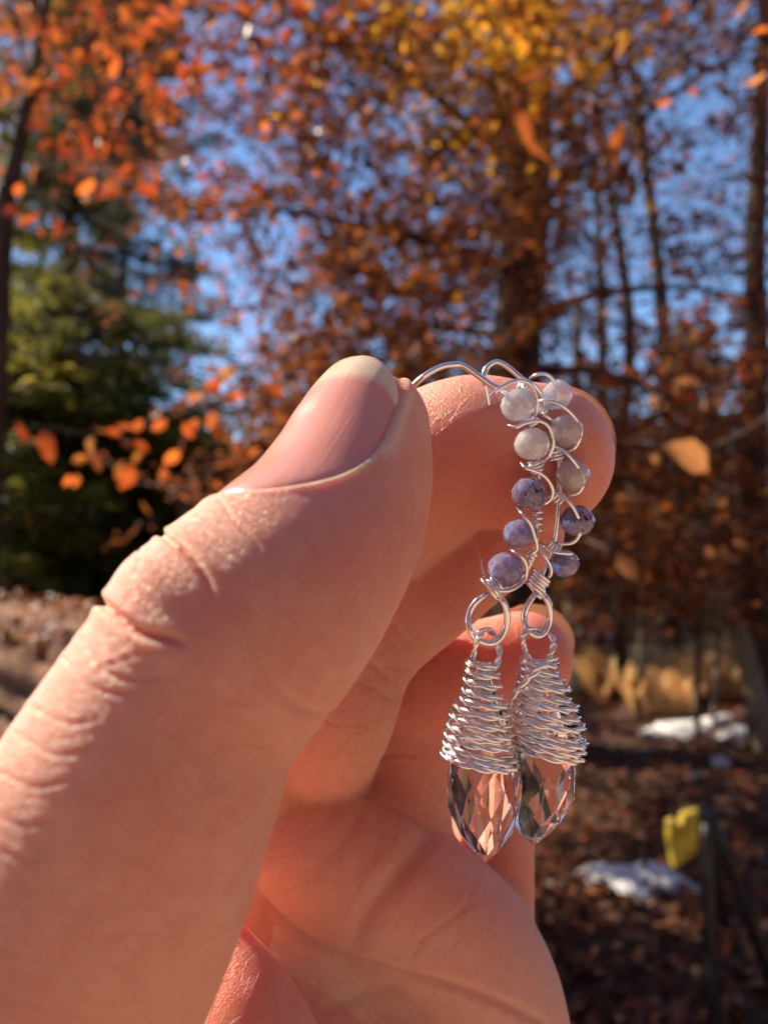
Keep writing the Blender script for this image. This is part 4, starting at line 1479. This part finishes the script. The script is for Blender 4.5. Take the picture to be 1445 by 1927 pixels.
bare_tree('forest_tree', -20, [(5, 480), (25, 330), (55, 170), (90, -10), (110, -250)], [0.06, 0.055, 0.05, 0.036, 0.024, 0.016], 4.2, M_BARK, 'dark leaning trunk against blue sky beside the red leaves', 10, 1)
bare_tree('forest_tree', 1420, [(1418, 900), (1422, 640), (1420, 450), (1432, 200), (1440, -60)], [0.13, 0.115, 0.10, 0.085, 0.07, 0.045], 6.3, M_BARK, 'dark upright trunk right of the golden grass, snow at its foot', 10, 3)
bare_tree('forest_tree', 1428, [(1402, 1230), (1350, 1130), (1318, 1030), (1285, 950), (1240, 880), (1225, 760)], [0.09, 0.085, 0.07, 0.06, 0.05, 0.035, 0.02], 6.0, M_PALEBARK, 'pale sunlit crooked young trunk leaning in front of the golden grass', 6, 4)
bare_tree('forest_tree', 1134, [(1132, 1230), (1130, 1040), (1135, 800), (1130, 560), (1120, 300)], [0.09, 0.085, 0.08, 0.07, 0.06, 0.04], 9.2, M_BARK, 'thin dark trunk standing just right of the ring fingertip', 8, 5)
bare_tree('forest_tree', 1082, [(1078, 1230), (1074, 1040), (1080, 800), (1090, 560)], [0.075, 0.07, 0.065, 0.06, 0.045], 8.6, M_PALEBARK, 'thin paler trunk half hidden by the ring fingertip', 6, 6)
bare_tree('forest_tree', 1262, [(1262, 900), (1250, 640), (1228, 420), (1205, 250), (1180, 60)], [0.12, 0.10, 0.09, 0.075, 0.06, 0.04], 9.5, M_BARK, 'grey straight stem rising against the bluest sky', 10, 7)
bare_tree('forest_tree', 1160, [(1165, 900), (1185, 640), (1160, 430), (1135, 280), (1110, 100)], [0.10, 0.08, 0.07, 0.055, 0.045, 0.03], 9.0, M_BARK, 'dark stem parallel to the straight one, left of it against the sky', 10, 8)
bare_tree('forest_tree', 792, [(793, 900), (793, 640), (795, 520), (796, 400), (800, 200)], [0.06, 0.055, 0.05, 0.045, 0.04, 0.03], 7.6, M_PALEBARK, 'slim pale birch-like stem above the gap between thumb and forefinger', 8, 9)


# evergreens: layered boughs carrying needles
def evergreen(px_, d, height, spread, n_b, pal, label, seed, zlow=0.8, blades=15000):
    b0 = base_at(px_, d)
    t = empty('evergreen_tree', b0)
    tag(t, label, 'tree', 'evergreens among the bare trees')
    trunk_mesh([tuple(b0), tuple(b0 + Vector((0.05, 0, height * 0.5))), tuple(b0 + Vector((0, 0, height)))], [0.13, 0.09, 0.02], 'trunk', M_BARK, t, 9)
    rg = np.random.default_rng(seed)
    segs, pos, dr_, nn, cc = [], [], [], [], []
    pa = np.array(pal)
    per = blades // n_b
    for k in range(n_b):
        z = zlow + (height - zlow) * rg.random() ** 0.9
        f = 1 - (z - zlow) / (height - zlow)
        L_ = spread * (0.45 + 0.55 * f) * rg.uniform(0.55, 1.15)
        a = rg.uniform(0, 2 * math.pi)
        d0 = np.array([math.cos(a), math.sin(a), 0.0])
        st = np.array(b0) + [0, 0, z]
        en = st + d0 * L_ + [0, 0, L_ * rg.uniform(-0.45, 0.25)]
        segs.append((st, en))
        tt_ = rg.random(per) ** 0.6
        lat_ = np.array([-d0[1], d0[0], 0])
        off = rg.normal(0, 0.18, per) * (1.15 - tt_) * L_ * 0.8
        clump = off
        p = st + (en - st) * tt_[:, None] + lat_ * clump[:, None] + np.stack([rg.normal(0, .03, per), rg.normal(0, .03, per), rg.normal(-0.03, 0.05, per) - np.abs(clump) * 0.15], 1)
        pos.append(p)
        dr_.append(d0 * 0.8 + lat_ * np.sign(clump + 1e-6)[:, None] * 0.8 + rg.normal(0, 0.35, (per, 3)))
        nn.append(np.array([[0, 0, 1.0]]) + rg.normal(0, 0.4, (per, 3)))
        cc.append(np.repeat(pa[rg.integers(0, len(pa))][None], per, 0) * rg.uniform(0.7, 1.3, (per, 1)))
    pos, dr_, nn, cc = map(np.concatenate, (pos, dr_, nn, cc))
    o = leaf_mesh('needle_foliage', pos, frames(dr_, nn), rg.uniform(0.09, 0.20, len(pos)), cc, M_NEEDLE, t, width=0.42, loc=tuple(b0))
    o['kind'] = 'stuff'
    sticks('boughs', segs, 0.012, M_BARK, t)
    return t


evergreen(140, 9.5, 5.0, 3.2, 190, LIGHTGREEN + GREEN, 'sunlit yellow-green hemlock between the leaning trunk and the blue gap', 41, 0.2, 34000)
evergreen(20, 8.2, 4.0, 2.0, 60, LIGHTGREEN, 'bushy green hemlock low at the edge, above the log stack', 48, 0.2, 15000)
evergreen(60, 20.0, 17.0, 4.0, 150, GREEN, 'tall dark hemlock at the edge behind the leaning trunk', 42, 0.8, 20000)
evergreen(285, 9.0, 3.1, 1.9, 90, LIGHTGREEN + GREEN, 'rounded green hemlock behind the low sunlit spray', 50, 0.2, 20000)
evergreen(110, 14.0, 14.0, 3.0, 150, GREEN, 'dark tall evergreen between the leaning trunk and the red leaves', 51, 2.5, 36000)
evergreen(340, 11.5, 4.0, 2.8, 70, LIGHTGREEN, 'low bushy hemlock under the blue gap, left of the thumbnail', 43, 0.2, 19000)
evergreen(215, 15.0, 14.5, 3.2, 170, GREEN, 'tall thin dark evergreen behind the red leaves', 44, 2.0, 42000)
evergreen(1305, 15.0, 6.3, 1.3, 70, GREEN + [(0.20, 0.17, 0.05)], 'olive young pine between the two dark stems under the sky', 45, 0.5, 12000)
evergreen(560, 15.0, 5.0, 2.2, 90, GREEN, 'dusky evergreen directly behind the thumb tip', 46, 0.5, 14000)

# the far wood: a mass of twigs and brown leaves
n = 42000
d_ = RNG.uniform(16, 38, n)
xx = RNG.uniform(-0.62, 0.62, n) * d_
frac = RNG.random(n) ** 1.15
top_h = (3.2 + 2.2 * np.sin(xx * 0.45 + 1) + 1.4 * np.sin(xx * 1.3)) * (d_ / 26) + 1.2
zz = hgt(xx, d_) + frac * np.maximum(top_h + 1.5, 1.5)
cc = pick(RUST + BROWN * 2 + GREEN + [(0.16, 0.13, 0.09)] * 3 + [(0.20, 0.17, 0.06)] * 2, n)
patch = np.sin(xx * 0.9 + 2) + np.sin(d_ * 0.7 + xx * 0.4)
gsel = patch > 0.7
cc[gsel] = pick(GREEN + [(0.15, 0.15, 0.05)], n)[gsel]
fw = leaf_mesh('far_woods', np.stack([xx, d_, zz], 1), rand_rot(n), RNG.uniform(0.12, 0.34, n), cc, M_LEAF, width=1.1)
tag(fw, kind='stuff')
n = 7000  # unseen leaf mass added behind the camera to cut sky fill on skin
aa = RNG.uniform(R(150), R(390), n); d_ = RNG.uniform(8, 20, n)
xx, yy = np.cos(aa) * d_, np.sin(aa) * d_
ok_ = ~((xx > -3) & (yy > 2)) | (xx > 9)
sunside = np.abs(np.arctan2(xx * SUN.y - yy * SUN.x, xx * SUN.x + yy * SUN.y)) < R(40)
ok_ &= ~sunside & ~((yy > 0) & (np.abs(xx) < yy * 0.8 + 2))
xx, yy = xx[ok_], yy[ok_]
zz = GROUND + RNG.random(len(xx)) ** 0.9 * 11
ww = leaf_mesh('fill_cutting_woods', np.stack([xx, yy, zz], 1), rand_rot(len(xx)), RNG.uniform(0.5, 1.2, len(xx)), pick(RUST * 2 + TAN * 2 + GREEN, len(xx)), M_LEAF, width=1.1)
tag(ww, kind='stuff')
segs, rd = [], []
for k in range(420):
    d1 = RNG.uniform(14, 45); x1 = RNG.uniform(-0.62, 0.62) * d1
    z1 = float(hgt(x1, d1)); H_ = RNG.uniform(2.5, 6.0) * d1 / 24
    lean = RNG.normal(0, 0.5)
    segs.append((np.array([x1, d1, z1]), np.array([x1 + lean, d1, z1 + H_]))); rd.append(RNG.uniform(0.03, 0.12))
    for q in range(9):
        f = RNG.uniform(0.2, 1); a = np.array([x1 + lean * f, d1, z1 + H_ * f])
        b = a + np.array([RNG.normal(0, 0.9), RNG.normal(0, 0.5), RNG.uniform(0.1, 1.2)])
        segs.append((a, b)); rd.append(0.018)
tw = empty('far_trunks', (0, 30, GROUND)) if False else None
ft = sticks('distant_trees', segs, rd, M_TWIG, None)
ft['label'] = 'grey haze of bare trunks and twigs of the far wood'

# understorey of young beeches on the right, still in brown leaf
def sapling(px_, py_, d, rx, ry, n, pal, label, seed, low=None):
    b0 = base_at(px_, d)
    t = empty('beech_sapling', b0)
    tag(t, label, 'young tree', 'young beeches still in brown leaf')
    rg = np.random.default_rng(seed)
    top = Vector(sky_pt(px_ + rg.uniform(-30, 30), py_ - ry, d))
    trunk_mesh([tuple(b0), tuple((Vector(b0) + top) / 2 + Vector((0.06, 0, 0))), tuple(top)], [0.03, 0.02, 0.006], 'trunk', M_TWIG, t, 6)
    k = n // 16
    cs = np.stack([rg.normal(px_, rx * .55, k), rg.normal(py_, ry * .55, k), rg.normal(d, 0.5, k)], 1)
    if low:  # low clumps hidden behind the hand, added to cast shade on the ground
        x, y, dd_, wx, wy, wd, m2 = low
        cs = np.concatenate([cs, np.stack([rg.normal(x, wx, m2), rg.normal(y, wy, m2), rg.normal(dd_, wd, m2)], 1)])
    pos, dr_, nn, sg = [], [], [], []
    for (x, y, dd_) in cs:
        c0 = np.array(sky_pt(x, y, max(dd_, 2.2))); a = rg.uniform(0, 6.28)
        hd = np.array([math.cos(a), math.sin(a), rg.normal(0, .2)])
        t_ = rg.uniform(-.25, .25, 16)
        pos.append(c0 + hd * t_[:, None] + rg.normal(0, .03, (16, 3))); dr_.append(rg.normal(size=(16, 3)) + [0, 0, -.4]); nn.append(np.array([[0, 0, 1.0]]) + rg.normal(0, .6, (16, 3)))
        sg.append((c0 - hd * .3, c0 + hd * .25))
    pos, dr_, nn = map(np.concatenate, (pos, dr_, nn))
    o = leaf_mesh('foliage', pos, frames(dr_, nn), rg.uniform(.045, .085, len(pos)), pick(pal, len(pos)), M_LEAF, t, loc=tuple(b0)); o['kind'] = 'stuff'
    sticks('twigs', sg, .003, M_TWIG, t)


sapling(1300, 800, 6.5, 190, 150, 3000, RUST + BROWN + TAN, 'brown-leaved sapling beside the dark upright trunk', 61)
sapling(1190, 1010, 7.5, 150, 140, 2400, RUST + BROWN * 2, 'rust-leaved sapling right of the forefinger pad', 62)
sapling(1330, 1080, 7.0, 170, 100, 1300, BROWN * 2 + RUST, 'dark brown sapling around the pale crooked trunk', 63)
sapling(620, 650, 8.0, 170, 130, 2200, RUST + BROWN, 'rust-leaved sapling above the thumb tip', 65)
evergreen(400, 10.0, 3.3, 1.9, 60, LIGHTGREEN, 'young green hemlock just left of the thumbnail', 66, 0.2, 15000)
sapling(650, 900, 4.6, 190, 230, 5600, RUST + BROWN * 2, 'nearer rust-leaved sapling showing on both sides of the thumb tip, with an added hidden low clump shading the ground', 69, low=(570, 1160, 3.3, 75, 110, 0.28, 150))
sapling(120, 990, 12.0, 170, 50, 1800, BROWN * 2 + RUST, 'low brown brush above the log stack', 67)


# ----------------------------------------------------------------- near branches with leaves one can count
def near_branch(label, stem_pts, d, leaves, pal, seed, r0=0.003, group=None, slim=1.0):
    rg = np.random.default_rng(seed)
    p3 = [sky_pt(*(q if len(q) == 3 else (*q, d))) for q in stem_pts]
    t = empty('beech_branch', p3[0])
    tag(t, label, 'branch', group)
    trunk_mesh(p3, np.linspace(r0, r0 * 0.4, len(p3)), 'twig', M_TWIG, t, 6, bump=0.1)
    lp, ld, ln, ls = [], [], [], []
    for q in leaves:
        x, y, s = q[:3]
        a = q[3] if len(q) > 3 else rg.uniform(0, 360)
        c = np.array(sky_pt(x, y, d + rg.uniform(-0.08, 0.08)))
        dv = np.array(RIGHT) * math.cos(R(a)) + np.array(UP) * math.sin(R(a)) + np.array(FWD) * rg.normal(0, 0.25)
        size = s * d / F
        lp.append(c - dv * size * 0.5); ld.append(dv); ln.append(-np.array(FWD) * rg.uniform(0.4, 1) + rg.normal(0, .45, 3)); ls.append(size)
    lp, ld, ln, ls = map(np.array, (lp, ld, ln, ls))
    single_leaves(t, lp, frames(ld, ln), ls, pick(pal, len(lp)), M_LEAF, slim=slim)
    return t


rl = np.random.default_rng(5)
near_branch('red-leaved beech branch crossing the leaning trunk at upper left', [(-150, 60, 2.6), (60, 120), (200, 170), (330, 260), (420, 330)], 2.5,
            [(70, 240, 46, 160), (120, 262, 42, 240), (162, 268, 46, 265), (85, 275, 40, 200), (20, 397, 46, 180), (50, 418, 40, 200), (110, 428, 34, 250), (215, 130, 34, 260), (205, 355, 30, 250), (233, 325, 34, 10), (240, 318, 30, 40)]
            + [(rl.uniform(30, 420), rl.uniform(20, 380), rl.uniform(26, 44)) for _ in range(44)], RED, 71, group='near beech branches')
near_branch('upper beech branch of orange leaves along the top edge', [(120, -160, 2.8), (260, -20), (380, 20), (520, 60), (640, 120)], 2.9,
            [(rl.uniform(230, 720), rl.uniform(-20, 150), rl.uniform(26, 42)) for _ in range(52)], RED + RUST + YELLOW[2:], 72, group='near beech branches')
near_branch('golden beech branch at the top middle', [(1000, -200, 3.2), (960, -40), (900, 30), (860, 90)], 3.3,
            [(845, 15, 34), (880, 8, 36), (905, 18, 34), (865, 40, 30), (930, 5, 34), (1090, 120, 44, 330), (1105, 128, 36, 300), (1050, 100, 30), (1084, 42, 34), (870, 190, 30, 320), (808, 376, 24, 260)]
            + [(rl.uniform(800, 1140), rl.uniform(-30, 150), rl.uniform(20, 34)) for _ in range(45)], YELLOW, 73, group='near beech branches')
near_branch('low sunlit beech spray left of the thumb, its leaves rim-lit', [(620, 640, 3.0), (480, 720), (360, 770), (270, 800), (180, 815), (60, 800)], 2.9,
            [(402, 726, 40, 20), (370, 748, 36, 200), (430, 700, 44, 10), (345, 760, 34), (325, 772, 34), (290, 775, 38, 190), (300, 800, 36), (262, 800, 32), (235, 805, 34, 200), (215, 815, 30), (185, 808, 34, 170), (172, 838, 36, 260),
             (180, 868, 44, 300), (150, 865, 36, 200), (86, 838, 62, 285), (42, 812, 44, 120), (52, 830, 30), (240, 905, 62, 250), (228, 890, 50, 250), (262, 860, 34, 60), (312, 890, 34, 70), (305, 905, 26), (340, 840, 44, 240), (325, 862, 40, 235),
             (355, 810, 34), (365, 800, 30), (400, 790, 36, 260), (410, 815, 28), (430, 750, 30), (448, 745, 34, 0), (475, 740, 28), (500, 728, 36, 10), (520, 735, 30), (275, 955, 34, 300), (128, 905, 26, 250), (145, 905, 26, 270), (265, 840, 34), (240, 835, 30)],
            RED + RUST + TAN[:1], 74, group='near beech branches')
near_branch('dead twig with one broad tan leaf hanging right of the forefinger', [(1520, 720, 1.7), (1420, 800), (1345, 835), (1290, 838)], 1.55,
            [(1300, 860, 92, 325), (1275, 845, 60, 180)], TAN, 75, group='near beech branches')
near_branch('bare pale twigs with curled leaves at the upper right', [(1470, -60, 1.9), (1340, 50), (1290, 90), (1240, 160), (1190, 230), (1150, 330)], 1.8,
            [(1250, 190, 54, 20), (1160, 280, 92, 262), (1172, 90, 40, 240), (1430, 60, 46, 200), (1425, 150, 50, 20), (1075, 10, 40), (1395, 20, 44)], RUST[:2] + TAN[:1], 76, group='near beech branches', slim=0.6)
near_branch('twig with long curled brown leaves in front of the big trunk', [(1080, 70, 2.0), (1030, 130), (990, 165), (965, 190)], 1.9,
            [(968, 195, 86, 275), (990, 240, 96, 300), (1010, 280, 60, 300), (1000, 145, 70, 20)], RUST[:3], 77, group='near beech branches', slim=0.42)
near_branch('curved dead stem with a drooping leaf under the lowest bead', [(1100, 1015, 2.2), (1140, 1032), (1165, 1050), (1185, 1082)], 2.1,
            [(1180, 1068, 66, 305)], RUST[1:2] + TAN[:1], 78, group='near beech branches')

near_branch('copper-leaved sunlit branch hanging beside the dark upright trunk', [(1560, 560, 2.9), (1440, 620), (1370, 700), (1310, 760), (1260, 790)], 2.8,
            [(rl.normal(1370, 75), rl.uniform(560, 800), rl.uniform(20, 36)) for _ in range(46)] + [(rl.normal(1290, 60), rl.uniform(640, 760), rl.uniform(20, 34)) for _ in range(18)], RUST[:2] + TAN + RED[:1], 85, group='near beech branches')
near_branch('lower copper-leaved branch in front of the pale crooked trunk', [(1560, 900, 3.3), (1440, 960), (1340, 985), (1240, 1000), (1170, 990)], 3.2,
            [(rl.normal(1320, 95), rl.uniform(860, 1090), rl.uniform(16, 30)) for _ in range(64)], RUST[:2] + TAN + BROWN[2:], 86, group='near beech branches')

# ----------------------------------------------------------------- the old log stack
LOG_AT = Vector(((170 - 722) / F * 3.3, 3.3, 0))
LOG_U = Vector((0.643, -0.766, 0)); LOG_N = Vector((-0.766, -0.643, 0))


def log_(t0, t1, zc, rad, out, label, seed, holes=()):
    rg = np.random.default_rng(seed)
    nl, ns = 170, 40
    Vv, Ff = [], []
    ph = rg.uniform(0, 6.28, 12)
    lump = [(rg.uniform(t0, t1), rg.uniform(0, 6.28), rg.uniform(0.02, 0.09), rg.uniform(-0.32, 0.20)) for _ in range(130)]
    lumps = np.array(lump)
    for i in range(nl + 1):
        t = t0 + (t1 - t0) * i / nl
        for k in range(ns):
            a = 2 * math.pi * k / ns
            sq = 1 / (abs(math.cos(a)) ** 5 + abs(math.sin(a)) ** 5) ** 0.2
            r3 = rad * sq * (1 + 0.03 * math.sin(3 * a + ph[0]) + 0.03 * math.sin(t * 6 + ph[2]) * math.sin(2 * a + ph[3]) + rg.normal(0, 0.012))
            r3 -= rad * 0.10 * max(0, math.sin(11 * a + ph[4] + 0.8 * math.sin(t * 3))) ** 5
            da = np.abs((lumps[:, 1] - a + math.pi) % (2 * math.pi) - math.pi) * rad
            r3 += rad * float((lumps[:, 3] * np.exp(-(((lumps[:, 0] - t) * 0.5) ** 2 + da ** 2) / lumps[:, 2] ** 2)).sum()) * 0.5
            for (ht, ha, hr) in holes:
                r3 -= rad * 0.8 * math.exp(-(((t - ht) / (hr * 1.3)) ** 2 + ((a - ha) * rad / hr) ** 2) ** 2)
            p = LOG_AT + LOG_U * t + LOG_N * (out + r3 * math.cos(a)) + Vector((0, 0, zc + r3 * math.sin(a)))
            Vv.append(tuple(p))
    for i in range(nl):
        for k in range(ns):
            k2 = (k + 1) % ns
            Ff.append((i * ns + k, i * ns + k2, (i + 1) * ns + k2, (i + 1) * ns + k))
    Ff.append(tuple(range(ns))[::-1]); Ff.append(tuple(nl * ns + k for k in range(ns)))
    o = mesh_obj('log', Vv, Ff, M_LOG, loc=tuple(LOG_AT + Vector((0, 0, zc))))
    tag(o, label, 'log', 'logs of the old stack')
    return o


top_z = P(170, 1142, 3.3).z
log_(-3.0, 1.25, top_z - 0.21, 0.20, 0.0, 'topmost rotten log with a dark knot hole and a moss spot', 81, holes=((0.03, 0.12, 0.05), (-0.32, -0.25, 0.03)))
log_(-3.1, 1.15, top_z - 0.50, 0.085, 0.06, 'thin lower log jutting out, moss-yellow along its lit top', 82)
log_(-3.0, 1.2, top_z - 0.76, 0.15, -0.02, 'third log down, in the dark under the mossy one', 83)
log_(-3.0, 1.2, top_z - 1.10, 0.18, 0.02, 'bottom log of the stack, resting on the ground', 84)

nl_ = 900
tl = RNG.uniform(-2.9, 1.2, nl_); al = RNG.uniform(0.2, 2.4, nl_); rl_ = 0.212
lp_ = np.array([tuple(LOG_AT + LOG_U * t + LOG_N * (rl_ * math.cos(a) * 1.06) + Vector((0, 0, top_z - 0.205 + rl_ * math.sin(a)))) for t, a in zip(tl, al)])
ln_ = np.array([tuple(LOG_N * math.cos(a) + Vector((0, 0, math.sin(a)))) for a in al]) + RNG.normal(0, .25, (nl_, 3))
ll = leaf_mesh('leaves_on_the_logs', lp_, frames(RNG.normal(size=(nl_, 3)), ln_), RNG.uniform(.035, .075, nl_), pick(RUST + BROWN * 2 + TAN, nl_), M_LITTER)
tag(ll, kind='stuff')

# ----------------------------------------------------------------- black stand with a yellow bag
M_BLACK = plain('black_tube', (0.006, 0.006, 0.008), 0.4)
M_REDP = plain('red_plastic', (0.10, 0.008, 0.012), 0.5)
m_, n_, l_, b_ = new_mat('yellow_cloth')
tc_ = n_.new('ShaderNodeTexCoord').outputs['Object']
nz_ = noise(n_, l_, tc_, 14, 3)
rp_ = ramp(n_, [(0.4, (0.33, 0.22, 0.008)), (0.6, (0.50, 0.40, 0.05))]); l_.new(nz_.outputs[0], rp_.inputs[0]); l_.new(rp_.outputs[0], b_.inputs['Base Color'])
b_.inputs['Roughness'].default_value = 0.55
M_YEL = m_
DS = 2.35
hub = P(1330, 1530, DS)
foot = base_at(1316, DS)
stand = empty('garden_stand', foot)
tag(stand, 'black tubular stand with splayed legs and a small red and black knob', 'stand')
def leg(a, b, r, name='leg', mat=None):
    V_, F_ = tube(np.linspace(tuple(a), tuple(b), 8), r, 10)
    return mesh_obj(name, V_, F_, mat or M_BLACK, stand)
leg(foot + Vector((0, 0, -0.05)), hub, 0.023)
leg(base_at(1468, DS + 0.1) + Vector((0, 0, -0.05)), hub + Vector((0.012, 0.01, 0)), 0.020)
leg(base_at(1345, DS + 0.75) + Vector((0, 0, -0.05)), hub + Vector((0.0, 0.02, 0)), 0.015)
leg(P(1322, 1552, DS - .01), P(1311, 1466, DS), 0.006, 'neck')
for nm_, x_, r_, m_ in (('knob', 1311, 0.022, M_BLACK), ('knob_cap', 1297, 0.013, M_REDP), ('knob_cap', 1326, 0.014, M_REDP)):
    bm = bmesh.new(); bmesh.ops.create_icosphere(bm, subdivisions=2, radius=r_)
    me2 = bpy.data.meshes.new(nm_); bm.to_mesh(me2); bm.free(); me2.materials.append(m_)
    o = bpy.data.objects.new(nm_, me2); col.objects.link(o); o.parent = stand; o.location = P(x_, 1464, DS) - foot
    for p in me2.polygons: p.use_smooth = True
V_, F_ = tube(np.array([tuple(P(1318, 1536, DS)), tuple(P(1345, 1536, DS))]), 0.024, 10)
mesh_obj('hub', V_, F_, M_BLACK, stand)
# the bag: a crumpled pouch with two flaps
outline = [(1253, 1546), (1263, 1537), (1275, 1549), (1282, 1529), (1310, 1520), (1312, 1562), (1311, 1604), (1288, 1618), (1262, 1634), (1257, 1600), (1252, 1570)]
c3 = P(1284, 1578, DS - 0.03)
Vv, Ff = [], []
nO = len(outline)
for layer, sc_, dz_ in ((0, 0.86, -0.016), (1, 1.0, -0.006), (2, 1.0, 0.006), (3, 0.86, 0.014)):
    for i, (x, y) in enumerate(outline):
        q = P(1284 + (x - 1284) * sc_, 1578 + (y - 1578) * sc_, DS - 0.03)
        Vv.append(tuple(q + FWD * (dz_ + 0.006 * math.sin(i * 2.3 + layer))))
for L3 in range(3):
    for i in range(nO):
        k = (i + 1) % nO
        Ff.append((L3 * nO + i, L3 * nO + k, (L3 + 1) * nO + k, (L3 + 1) * nO + i))
Ff.append(tuple(range(nO))[::-1]); Ff.append(tuple(3 * nO + i for i in range(nO)))
bag = mesh_obj('cloth_bag', Vv, Ff, M_YEL, smooth=False, loc=tuple(c3))
tag(bag, 'crumpled yellow cloth bag hanging on the black stand', 'bag')
